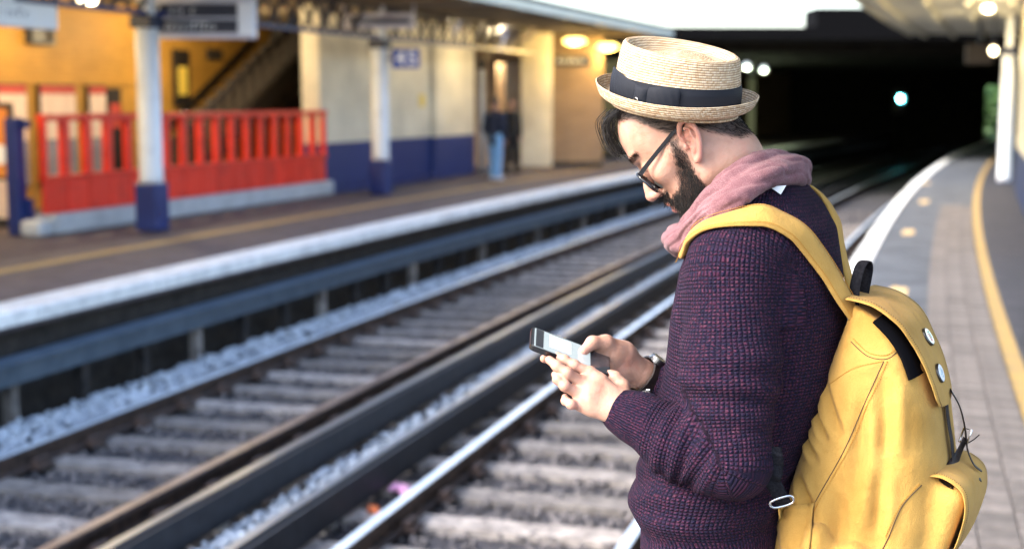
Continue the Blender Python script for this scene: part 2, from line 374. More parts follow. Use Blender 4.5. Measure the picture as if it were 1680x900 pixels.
MB().strip([(-7.62,3.2),(-7.62,3.27),(-7.48,3.27),(-7.48,3.2)], ys(5,33,1)).build('top_chord', M['navy_iron'], gt)
for i in range(50):
    y = 5.1+i*.55
    MB().bar(T(-7.53,y,2.73), T(-7.53,y+.55,3.23), .05, .05).build('lattice_bar', M['navy_iron'], gt)
    MB().bar(T(-7.585,y+.55,2.73), T(-7.585,y,3.23), .03, .05).build('lattice_bar', M['navy_iron'], gt)
ct = empty('canopy', T(-8, 5, 3.3), 0, 'broad flat canopy with pale soffit over the far platform', 'canopy', 'platform canopies')
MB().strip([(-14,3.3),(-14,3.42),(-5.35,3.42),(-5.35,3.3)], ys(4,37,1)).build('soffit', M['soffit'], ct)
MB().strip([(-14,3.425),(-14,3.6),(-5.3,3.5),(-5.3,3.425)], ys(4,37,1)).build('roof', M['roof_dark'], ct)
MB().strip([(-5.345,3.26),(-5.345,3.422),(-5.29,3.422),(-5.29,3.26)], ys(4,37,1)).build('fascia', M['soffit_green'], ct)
for i in range(13):
    y = 6.5+i*2.4; b = MB()
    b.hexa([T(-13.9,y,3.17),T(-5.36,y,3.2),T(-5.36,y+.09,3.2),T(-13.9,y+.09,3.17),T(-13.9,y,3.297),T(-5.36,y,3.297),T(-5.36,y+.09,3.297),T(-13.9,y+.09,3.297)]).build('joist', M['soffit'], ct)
# ------------------------------------------------------------------ far platform: walls
w = empty('ochre_wall', T(-11.6, 12, 0), 0, 'ochre painted brick wall behind the red fence', 'wall')
MB().strip([(-11.85,0),(-11.85,3.3),(-11.5,3.3),(-11.5,0)], ys(8,34,1)).build('wall_face', M['wall_ochre'], w)
MB().strip([(-11.498,1.9),(-11.498,1.98),(-11.46,1.98),(-11.46,1.9)], ys(8,24.6,1)).build('picture_rail', M['wall_ochre'], w)
w = empty('cream_wall', T(-8.9, 25.3, 0), 0, 'cream painted brick wall with navy blue lower band', 'wall')
MB().strip([(-9.06,0),(-9.06,3.3),(-8.75,3.3),(-8.75,0)], ys(25.3,32.4,1)).build('wall_face', M['wall_cream'], w)
MB().strip([(-8.748,0),(-8.748,3.3),(-8.63,3.3),(-8.63,0)], [30.2,31.3,32.37]).build('pilaster', M['wall_cream'], w)
MB().strip([(-8.7,.001),(-8.7,.12),(-8.6,.12),(-8.6,.001)], ys(25.5,30.1,1)).build('skirting', M['navy'], w)
# the recess with a lit doorway, pier and brown wall
w = empty('recess_wall', (-1,36.6,0), 0, 'dark brown brick wall of the recess with a lit yellow doorway', 'wall')
MB().box(-4,-.42,36.5,36.8,0,3.3).box(-.42,.3,36.5,36.8,2.62,3.3).box(.3,.9,36.5,36.8,0,3.3).build('wall_face', M['wall_brown'], w)
MB().box(-2.2,1.6,39.6,39.8,0,3.3).build('room_wall', M['yellow_room'], w)
MB().box(-2.2,-2.0,36.81,39.59,0,3.3).build('room_wall', M['yellow_room'], w)
MB().box(-.48,-.41,36.44,36.86,0,2.68).box(.29,.36,36.44,36.86,0,2.68).box(-.4,.28,36.44,36.86,2.6,2.68).build('door_frame', M['timber_dark'], w)
t = empty('brick_pier', (.6,34.4,0), 0, 'pale cream brick pier between the doorway and the brown wall', 'pier')
MB().box(.22,.96,34,34.8,0,3.3).build('shaft', M['wall_cream_plain'], t)
MB().box(.2,.98,33.98,34.82,.001,.1).build('plinth', M['wall_brown'], t)
t = empty('brown_wall', (1.7,35.8,0), 0, 'brown brick wall with a dark sign board beside the cream pier', 'wall')
MB().box(.965,2.25,35.4,35.7,0,3.3).build('wall_face', M['wall_brown'], t)
MB().box(.97,2.26,35.37,35.398,.001,.14).build('skirting', M['timber_dark'], t)
s = empty('sign_board', (1.45,35.36,2.65), 0, 'long dark sign board fixed on the brown brick wall', 'sign')
MB().box(1.06,1.92,35.33,35.398,2.5,2.74).build('board', M['sign_navy'], s)
b = MB(); x = 1.12
while x < 1.8: wd = random.uniform(.02,.07); b.box(x,x+wd,35.325,35.329,2.58,2.58+random.uniform(.05,.09)); x += wd+.025
b.build('lettering', M['sign_grey'], s)
t = empty('downpipe', T(-8.5,32.7,0), 0, 'grey vertical downpipe at the end of the cream wall', 'pipe')
c = T(-8.55,32.6,0); MB().tube([(c[0],c[1],0),(c[0],c[1],2.45)], .06, 12).build('pipe', M['plinth'], t, True)
MB().tube([(c[0],c[1],2.45),(c[0]+.05,c[1],2.55),(c[0]+.25,c[1]-.1,2.8),(c[0]+.8,c[1]-.3,2.98),(c[0]+1.1,c[1]-.4,3.08),(c[0]+1.15,c[1]-.4,3.26)], .075, 12).build('curved_brace', M['soffit'], t, True)
MB().obox((c[0],c[1],2.47),(.2,.2,.22)).build('hopper', M['timber_dark'], t)
# ------------------------------------------------------------------ red fence
A = np.array(T(-8.65,17.56,0)); Bq = np.array(T(-8.65,25.25,0)); D = Bq-A; Ln = np.linalg.norm(D); dn = D/Ln; ang = math.atan2(dn[0], dn[1])
nx = np.array([math.cos(ang), -math.sin(ang), 0])
f = empty('red_fence', A, 0, 'bright red fence with upright slats and solid lower panels on a pale plinth', 'fence')
def fb(s0, s1, z0, z1, th, off=0.):
    c = A+dn*(s0+s1)/2+nx*off; return MB().obox((c[0],c[1],(z0+z1)/2), (th,s1-s0,z1-z0), ang)
N_ = 17; st = Ln/N_
b = MB(); p0 = A-dn*.25; p1 = Bq
o = fb(-.02,Ln,.001,.25,.34,.02); 
e0 = A-dn*.28
for sgn in (1,): pass
o.build('plinth', M['plinth'], f, bevel=.04)
fb(-.32,-.021,.001,.2,.3,.02).build('plinth_end', M['plinth'], f, bevel=.05)
fb(.0,Ln,1.40,1.48,.13).build('top_rail', M['red'], f, bevel=.008)
fb(.0,Ln,.66,.72,.12).build('mid_rail', M['red'], f, bevel=.008)
for i in range(N_+1):
    s_ = i*st; ww = .15 if 0 < i < N_ else .17
    fb(max(0,s_-ww/2), min(Ln,s_+ww/2), .722, 1.398, .075).build('slat', M['red'], f, bevel=.006)
for i in range(N_):
    fb(i*st+.008,(i+1)*st-.008,.251,.658,.05+random.uniform(-.004,.004)).build('lower_panel', M['red'], f, bevel=.006)
fb(7*st+.1, 8*st-.1, .73, 1.35, .01, -.5)
p = empty('blue_post', T(-8.9,17.5,0), 0, 'stout blue post at the open end of the red fence', 'post')
c = T(-8.93,17.5,0); MB().obox((c[0],c[1],.72),(.17,.17,1.44),ang).build('shaft', M['navy'], p, bevel=.015)
MB().obox((c[0]+.13,c[1]+.02,1.36),(.12,.06,.1),ang).build('bracket', M['navy'], p); MB().obox((c[0]+.13,c[1]+.02,.3),(.12,.06,.3),ang).build('bracket', M['navy'], p)
# ------------------------------------------------------------------ staircase behind the fence
s = empty('staircase', T(-10.6,23,0), 0, 'dark staircase with handrail rising behind the red fence', 'staircase')
for i in range(18):
    y = 22.95+i*.33; z = .17*(i+1)
    MB().hexa([T(-11.1,y,z-.17),T(-10.15,y,z-.17),T(-10.15,y+.34,z-.17),T(-11.1,y+.34,z-.17),T(-11.1,y,z),T(-10.15,y,z),T(-10.15,y+.34,z),T(-11.1,y+.34,z)]).build('step', M['step'], s)
    MB().bar(T(-10.12,y+.1,z-.1), T(-10.12,y+.1,z+.85), .05, .05, (0,1,0)).build('baluster', M['timber_dark'], s)
MB().bar(T(-10.1,22.8,-.02), T(-10.1,29,3.18), .06, .34).build('stringer', M['timber_dark'], s)
MB().bar(T(-10.1,22.9,.9), T(-10.1,27.6,3.27), .08, .09).build('handrail', M['timber_dark'], s)
MB().bar(T(-11.42,24.6,.82), T(-11.42,28.2,2.8), .07, .1).build('wall_handrail', M['timber_dark'], s)
MB().bar(T(-10.14,25.8,1.25), T(-10.14,29,2.95), .03, .5).build('side_panel', M['timber_dark'], s)
s = empty('stair_lobby', T(-11.3,29.5,0), 0, 'black slab painted as the shaded opening at the top of the stairs', 'opening')
MB().hexa([T(-11.45,29.0,1.2),T(-9.1,29.0,1.2),T(-9.1,29.3,1.2),T(-11.45,29.3,1.2),T(-11.45,29.0,3.15),T(-9.1,29.0,3.15),T(-9.1,29.3,3.15),T(-11.45,29.3,3.15)]).build('opening_shade_slab', M['timber_dark'], s)  # solid near-black slab stands in for the shade inside the opening
MB().hexa([T(-11.4,29.05,0),T(-9.15,29.05,0),T(-9.15,29.28,0),T(-11.4,29.28,0),T(-11.4,29.05,1.2),T(-9.15,29.05,1.2),T(-9.15,29.28,1.2),T(-11.4,29.28,1.2)]).build('lower_wall', M['wall_ochre'], s)
# ------------------------------------------------------------------ posters and signs of the far platform
def wallrect(x8, y0, y1, z0, z1, th, off=0.): return MB().strip([(x8+off,z0),(x8+off,z1),(x8+off+th,z1),(x8+off+th,z0)], [y0,y1])
PL = ['cream poster with red heading on the ochre wall beside the orange poster', 'wide cream poster with red heading on the ochre wall, middle of three', 'narrow cream poster with red heading beside a dark picture']
for k, (u0, u1) in enumerate(((-8,42),(62,122),(142,172))):
    y0, y1 = yat(u0,-11.5), yat(u1,-11.5)
    t = empty('poster', T(-11.45,y0,.4), 0, PL[k], 'poster', 'posters on the ochre wall')
    wallrect(-11.455,y0,y1,.35,1.9,.03).build('frame', M['timber_dark'], t)
    wallrect(-11.42,y0+.03,y1-.03,1.76,1.87,.008).build('heading', M['poster_red'], t)
    wallrect(-11.42,y0+.03,y1-.03,1.05,1.75,.008).build('sheet', M['poster'], t)
    wallrect(-11.42,y0+.03,y1-.03,.38,1.04,.008).build('lower_sheet', M['poster_low'], t)
y0, y1 = yat(174,-11.5), yat(196,-11.5)
t = empty('picture_panel', T(-11.45,y0,.4), 0, 'dark brown picture panel next to the narrow cream poster', 'panel')
wallrect(-11.455,y0,y1,.5,1.85,.03).build('panel', M['timber_dark'], t); wallrect(-11.42,y0+.05,y1-.05,1.2,1.6,.008).build('print', M['poster_red'], t)
y0, y1 = yat(285,-11.5), yat(310,-11.5)
t = empty('wall_notice', T(-11.45,y0,1.5), 0, 'tall dark notice with yellow figure on the stair wall', 'sign')
wallrect(-11.455,y0,y1,1.55,2.55,.03).build('board', M['timber_dark'], t); wallrect(-11.42,y0+.1,y1-.1,1.75,2.25,.008).build('figure', M['yellow_sign'], t)
y0 = yat(340,-11.5); t = empty('wall_plaque', T(-11.45,y0,2.3), 0, 'small grey plaque high on the stair wall', 'sign')
wallrect(-11.455,y0,y0+.5,2.4,2.6,.03).build('plaque', M['step'], t)
t = empty('advert_stand', T(-9.6,16.6,0), 0, 'orange advert panel on a pale stand behind the blue post', 'poster')
c = W(-14,230,18.6); MB().box(c[0]-.3,c[0]+.28,18.6,18.66,.62,1.62).build('frame', M['timber_dark'], t); MB().box(c[0]-.27,c[0]+.22,18.585,18.598,.66,1.55).build('sheet', M['poster_orange'], t)
MB().disc((c[0]+.1,18.582,.95),(0,-1,0),.13,.006).build('round_print', M['letter_white'], t)
MB().box(c[0]-.3,c[0]+.28,18.6,18.66,.12,.615).build('base_panel', M['poster'], t); MB().box(c[0]-.32,c[0]+.3,18.55,18.72,0,.115).build('foot', M['timber_dark'], t)
t = empty('clock_box', T(-11.4,22,2.6), 0, 'small dark box with two displays high on the ochre wall', 'display')
y0, y1 = yat(50,-11.5), yat(88,-11.5)
wallrect(-11.499,y0,y1,2.5,2.76,.12).build('casing', M['black_plastic'], t)
wallrect(-11.378,y0+.3,y0+.5,2.54,2.72,.006).build('divider', M['step'], t)
t = empty('hanging_sign', T(-7.4,14.5,2.6), 0, 'long white sign with blue and grey lettering hung below the girder', 'sign', )
wallrect(-7.5,12.5,16,2.42,2.69,.1).build('board', M['sign_white'], t, bevel=.02)
wallrect(-7.47,12.5,15.35,2.42,2.80,.05,-.03).build('upper_board', M['sign_white'], t, bevel=.01)
def glyphs(b, p, d, up, n, wmax, hh, th):
    """rows of small letter-like bars starting at p, running along d"""
    p, d, up = Vector(p), Vector(d).normalized(), Vector(up).normalized(); x = 0.; nrm = d.cross(up)
    for i in range(n):
        wd = random.uniform(.4,1.)*wmax; h = hh*random.choice((.62,.62,1.))
        q = p+d*x
        b.hexa([q, q+d*wd*.35, q+d*wd*.35+nrm*th, q+nrm*th, q+up*h, q+d*wd*.35+up*h, q+d*wd*.35+up*h+nrm*th, q+up*h+nrm*th])
        q2 = q+up*h*.8
        b.hexa([q2+d*wd*.36, q2+d*wd, q2+d*wd+nrm*th, q2+d*wd*.36+nrm*th, q2+d*wd*.36+up*h*.2, q2+d*wd+up*h*.2, q2+d*wd+up*h*.2+nrm*th, q2+d*wd*.36+up*h*.2+nrm*th])
        x += wd*1.35 + (wmax*.8 if random.random() < .15 else 0)
    return b
dv = Vector(T(-7.39,15.8,0))-Vector(T(-7.39,13,0))
glyphs(MB(), T(-7.398,14.75,2.53), dv, (0,0,1), 7, .09, .09, .004).build('lettering', M['ink'], t)
glyphs(MB(), T(-7.398,13.4,2.55), dv, (0,0,1), 9, .11, .13, .004).build('lettering', M['ink_blue'], t)
# direction sign
x0, x1 = (250-840)/FPX*18.4, (425-840)/FPX*18.4
t = empty('direction_sign', ((x0+x1)/2,18.4,2.7), 0, 'grey direction sign with two dark lettered rows and white arrow square', 'sign')
z0 = CAMZ+(165-66)/FPX*18.4
MB().box(x0,x1,18.4,18.5,z0,z0+.56).build('board', M['sign_grey'], t, bevel=.02)
for k, zz in enumerate((z0+.075, z0+.275)):
    MB().box(x0+.04,x1-.23,18.385,18.398,zz,zz+.165).build('lettered_row', M['sign_navy'], t)
MB().box(x1-.215,x1-.02,18.38,18.398,z0+.05,z0+.46).build('arrow_panel', M['letter_white'], t)
glyphs(MB(), (x0+.09,18.384,z0+.115), (1,0,0), (0,0,1), 12, .07, .09, .004).build('lettering', M['letter_white'], t)
glyphs(MB(), (x0+.09,18.384,z0+.315), (1,0,0), (0,0,1), 7, .07, .09, .004).build('lettering', M['letter_white'], t)
MB().bar(((x0+x1)/2,18.45,z0+.56),((x0+x1)/2,18.45,3.3),.05,.05,(0,1,0)).build('hanger', M['navy_iron'], t)
MB().bar((x0+.1,18.45,z0+.56),(x0+.1,18.45,3.3),.05,.05,(0,1,0)).build('hanger', M['navy_iron'], t)
# slim sign
yb = 24.2; x0, x1 = (565-840)/FPX*yb, (683-840)/FPX*yb; z0 = CAMZ+(165-50)/FPX*yb
t = empty('slim_sign', ((x0+x1)/2,yb,2.9), 0, 'slim grey sign with one dark blue lettered strip hung beside the column', 'sign')
MB().box(x0,x1,yb,yb+.08,z0,z0+.26).build('board', M['sign_grey'], t, bevel=.015)
MB().box(x0+.08,x1-.08,yb-.012,yb-.001,z0+.09,z0+.17).build('lettered_strip', M['sign_navy'], t)
glyphs(MB(), (x0+.12,yb-.013,z0+.1), (1,0,0), (0,0,1), 8, .05, .05, .003).build('lettering', M['letter_white'], t)
for xx in (x0+.02, x1-.02): MB().bar((xx,yb+.04,z0+.26),(xx,yb+.04,3.3),.035,.035,(0,1,0)).build('hanger', M['sign_grey'], t)
# platform number sign
def text(name, s, loc, size, m, parent, rot=(math.pi/2,0,0)):
    c = bpy.data.curves.new(name, 'FONT'); c.body = s; c.size = size; c.align_x = 'CENTER'; c.align_y = 'CENTER'; c.extrude = .003; c.offset = .006
    o_ = bpy.data.objects.new(name, c); me = bpy.data.meshes.new_from_object(o_); bpy.data.objects.remove(o_); me.materials.clear(); me.materials.append(m); o = bpy.data.objects.new(name, me); col.objects.link(o); o.location = loc; o.rotation_euler = rot
    o.parent = parent; o.matrix_parent_inverse = Matrix.Translation(parent.location).inverted(); return o
yb = 24.9; x0, x1 = (645-840)/FPX*yb, (690-840)/FPX*yb; z0, z1 = CAMZ+(165-113)/FPX*yb, CAMZ+(165-82)/FPX*yb
t = empty('number_sign', ((x0+x1)/2,yb,z0), 0, 'small blue platform number sign fixed on the column by the cream wall', 'sign')
MB().box(x0,x1,yb,yb+.06,z0,z1).build('board', M['sign_blue'], t, bevel=.01)
text('numeral', '4', (x0+.15,yb-.004,(z0+z1)/2), .33, M['letter_white'], t); text('numeral', '5', (x0+.35,yb-.004,(z0+z1)/2), .33, M['letter_white'], t)
MB().bar((x0-.08,yb+.05,(z0+z1)/2),(x0+.06,yb+.05,(z0+z1)/2),.05,.05).build('bracket', M['navy_iron'], t)
yy = yat(693,-8.75); c = T(-8.74,yy,1.6)
t = empty('wall_label', c, 0, 'small yellow label on the cream wall', 'sign')
wallrect(-8.748,yy-.12,yy+.12,1.52,1.78,.015).build('plate', M['yellow_sign'], t)
# ------------------------------------------------------------------ lamps
def bulkhead(u, v, Y, name, label, m, power, colr, rx=.22, rz=.07, top=3.3, grp='lamps under the canopies'):
    c = W(u, v, Y); t = empty(name, c, 0, label, 'lamp', grp)
    b = MB(); n = 16; k = 8
    for j in range(k+1):
        ph = math.pi*j/k
        for i in range(n):
            th = 2*math.pi*i/n; b.v.append((c[0]+rx*max(math.sin(ph),.02)*math.cos(th), c[1]+rx*.6*max(math.sin(ph),.02)*math.sin(th), c[2]+rz*math.cos(ph)))
    for j in range(k):
        for i in range(n): a = j*n+i; d = j*n+(i+1)%n; b.f.append((a,a+n,d+n,d))
    b.build('diffuser', m, t, True)
    MB().box(c[0]-rx*.5,c[0]+rx*.5,c[1]-rx*.3,c[1]+rx*.3,c[2]+rz*.9,c[2]+rz+.04).build('housing', M['soffit'], t)
    if top - c[2] - rz > .05: MB().bar((c[0],c[1],c[2]+rz),(c[0],c[1],top),.03,.03,(0,1,0)).build('stem', M['navy_iron'], t)
    if power: lamp_light('lamp_light', t, (c[0],c[1],c[2]-rz-.1), power, colr)
    return t
WARM = (1,.78,.45)
bulkhead(658,-3,26,'canopy_lamp','oval warm lamp under the soffit above the slim sign',M['bulb'],34,WARM)
bulkhead(752,13,28.5,'canopy_lamp','oval warm lamp under the soffit, above the cream wall',M['bulb'],34,WARM,.2,.08)
bulkhead(832,30,31,'canopy_lamp','round warm lamp under the soffit in front of the lit doorway',M['bulb'],34,WARM,.14,.08)
bulkhead(943,68,33.2,'tunnel_lamp','oblong yellow lamp above the brown brick wall, beside the pier',M['bulb_yellow'],16,(1,.66,.2),.27,.085)
bulkhead(997,77,35,'tunnel_lamp','oblong yellow lamp above the far end of the brown brick wall',M['bulb_yellow'],16,(1,.66,.2),.27,.085)
l = bpy.data.lights.new('room_light','POINT'); l.energy = 130; l.color = (1,.85,.5); l.shadow_soft_size = .3
lo_ = bpy.data.objects.new('room_light', l); col.objects.link(lo_); lo_.location = (-.6,38,2.9)
for i, y in enumerate((13.5,17,20.5,24)):
    c = T(-9.8,y,3.2); t = empty('canopy_lamp', c, 0, ['warm canopy lamp over the start of the red fence','warm canopy lamp above the white hanging sign','warm canopy lamp over the staircase foot','warm canopy lamp over the stair wall'][i], 'lamp', 'lamps under the canopies')
    MB().tube([(c[0],c[1],3.08),(c[0],c[1],3.12),(c[0],c[1],3.3)],[.15,.17,.06],16).build('housing', M['soffit'], t, True)
    MB().tube([(c[0],c[1],3.02),(c[0],c[1],3.07)],[.1,.14],16).build('diffuser', M['bulb'], t, True)
    lamp_light('lamp_light', t, (c[0],c[1],2.9), 32, WARM)
# ------------------------------------------------------------------ overbridge / tunnel
YB = 38.
b = empty('overbridge', T(-3,YB,3.2), 0, 'low black overbridge spanning both tracks beyond the canopies', 'bridge')
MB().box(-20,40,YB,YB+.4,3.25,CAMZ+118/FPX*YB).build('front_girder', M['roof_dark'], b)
c0, c1 = (1338-840)/FPX*YB, (1560-840)/FPX*YB
MB().box(c0,c1,YB+.41,YB+2,3.3,CAMZ+150/FPX*YB).build('parapet_block', M['roof_dark'], b)
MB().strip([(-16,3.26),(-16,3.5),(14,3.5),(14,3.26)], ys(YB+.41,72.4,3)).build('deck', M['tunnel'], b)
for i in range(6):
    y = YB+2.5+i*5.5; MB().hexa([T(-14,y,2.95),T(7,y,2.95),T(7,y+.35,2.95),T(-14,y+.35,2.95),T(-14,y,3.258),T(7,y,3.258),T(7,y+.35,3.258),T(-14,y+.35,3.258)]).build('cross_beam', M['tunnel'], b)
t = empty('tunnel_wall', T(-10,YB,0), 0, 'dark wall behind the far platform under the overbridge', 'wall')
MB().strip([(-10.4,0),(-10.4,3.26),(-10,3.26),(-10,0)], ys(YB,72,3)).build('wall_face', M['wall_brown'], t)
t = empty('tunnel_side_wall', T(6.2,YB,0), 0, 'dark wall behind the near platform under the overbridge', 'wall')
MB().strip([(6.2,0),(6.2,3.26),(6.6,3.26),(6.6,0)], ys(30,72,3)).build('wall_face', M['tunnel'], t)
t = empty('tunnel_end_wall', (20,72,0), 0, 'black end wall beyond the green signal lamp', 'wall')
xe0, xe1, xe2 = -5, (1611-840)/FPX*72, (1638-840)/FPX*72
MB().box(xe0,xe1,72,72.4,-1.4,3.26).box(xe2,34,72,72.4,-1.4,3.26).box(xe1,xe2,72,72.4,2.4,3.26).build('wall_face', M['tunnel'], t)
for i, y in enumerate((40.5,43.5,47,51,56)):
    column(y, ['pale column standing just under the mouth of the overbridge','pale column in the dark beneath the overbridge by a dim lamp','dim column deeper under the overbridge between two others','dim column deep under the overbridge before the last one','faint last column deepest under the overbridge'][i], mtop=M['soffit_green'], dado=.03)
bulkhead(1225,108,44,'dim_lamp','small dim white lamp in the dark just behind the straw hat',M['bulb_dim'],40,(.85,1,.6),.1,.1,3.26,'lamps under the overbridge')
bulkhead(1253,113,50,'dim_lamp','fainter small dim lamp further under the overbridge',M['bulb_dim'],40,(.85,1,.6),.1,.1,3.26,'lamps under the overbridge')
c = W(1477,162,58)
t = empty('signal', (c[0],c[1]+.2,-1), 0, 'railway signal showing a bright blue green light in the dark', 'signal')
MB().tube([(c[0],c[1]+.3,-1.45),(c[0],c[1]+.3,c[2]+.3)], .07, 12).build('post', M['roof_dark'], t, True)
MB().box(c[0]-.2,c[0]+.2,c[1]+.05,c[1]+.38,c[2]-.6,c[2]+.35).build('head', M['black_plastic'], t, bevel=.03)
MB().disc((c[0],c[1]+.045,c[2]),(0,-1,0),.1,.02).build('lens', M['signal_green'], t)
MB().tube([(c[0],c[1]+.04,c[2]),(c[0],c[1]-.16,c[2])],.13,16,False).build('hood', M['black_plastic'], t)
# greenery beyond the end opening
for k in range(2):
    t = empty('bush', ((1612-840)/FPX*76+k*1.6,76+k*1.5,-1.5), 0, ['leafy green bush growing just beyond the tunnel opening','taller green bush behind the first beyond the tunnel opening'][k], 'bush')
    cx, cy = t.location.x, t.location.y
    MB().tube([(cx,cy,-1.5),(cx+.1,cy,0),(cx,cy,1.6+k)],[.12,.09,.03],8).build('trunk', M['bark'], t)
    n = 2200; P = rng.normal(0,1,(n,3))*np.array([.9,.8,1.1+.3*k])*.6+np.array([cx,cy,1.1+.5*k]); d1 = rng.normal(0,1,(n,3))*.07; d2 = rng.normal(0,1,(n,3))*.07
    V = np.stack([P-d1-d2,P+d1-d2,P+d1+d2,P-d1+d2],1).reshape(-1,3); link('crown', npmesh('crown', V, np.arange(4*n).reshape(-1,4)), M['leaf'], t)
# ------------------------------------------------------------------ near side: canopy, wall, column, lamps
ct = empty('canopy', T(4,15,3.3), 0, 'flat canopy with pale green soffit over the near platform', 'canopy', 'platform canopies')
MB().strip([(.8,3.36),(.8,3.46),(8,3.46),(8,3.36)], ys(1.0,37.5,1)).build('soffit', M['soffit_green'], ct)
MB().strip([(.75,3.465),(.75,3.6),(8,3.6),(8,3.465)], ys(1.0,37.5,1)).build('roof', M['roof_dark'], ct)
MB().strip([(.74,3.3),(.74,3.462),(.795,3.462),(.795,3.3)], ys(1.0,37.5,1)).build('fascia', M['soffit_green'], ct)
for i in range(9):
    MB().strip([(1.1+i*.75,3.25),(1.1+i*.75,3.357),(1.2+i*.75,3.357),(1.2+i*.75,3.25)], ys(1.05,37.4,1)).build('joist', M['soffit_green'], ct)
t = empty('near_wall', T(3.8,20,0), 0, 'cream wall with navy lower band beside the near platform', 'wall')
MB().strip([(3.62,0),(3.62,3.24),(3.95,3.24),(3.95,0)], ys(15,27.4,1)).build('wall_face', M['wall_cream_near'], t)
column(28.7, 'grey white column beside the cream wall on the near platform', x8=3.42, w=.26, dado=.02)
bulkhead(1621,14,24,'canopy_lamp','warm lamp under the pale green soffit of the near canopy',M['bulb'],12,WARM,.1,.06,3.36)
bulkhead(1630,83,28,'globe_lamp','round warm globe lamp beside the grey white column',M['bulb'],12,WARM,.075,.075,3.36)
c = W(1607,88,31); t = empty('hanging_board', c, 0, 'dull hanging board in the shade beyond the globe lamp', 'sign')
MB().box(c[0]-.28,c[0]+.28,31,31.08,c[2]-.22,c[2]+.2).build('board', M['step'], t); MB().bar((c[0],31.04,c[2]+.2),(c[0],31.04,3.36),.04,.04,(0,1,0)).build('hanger', M['navy_iron'], t)
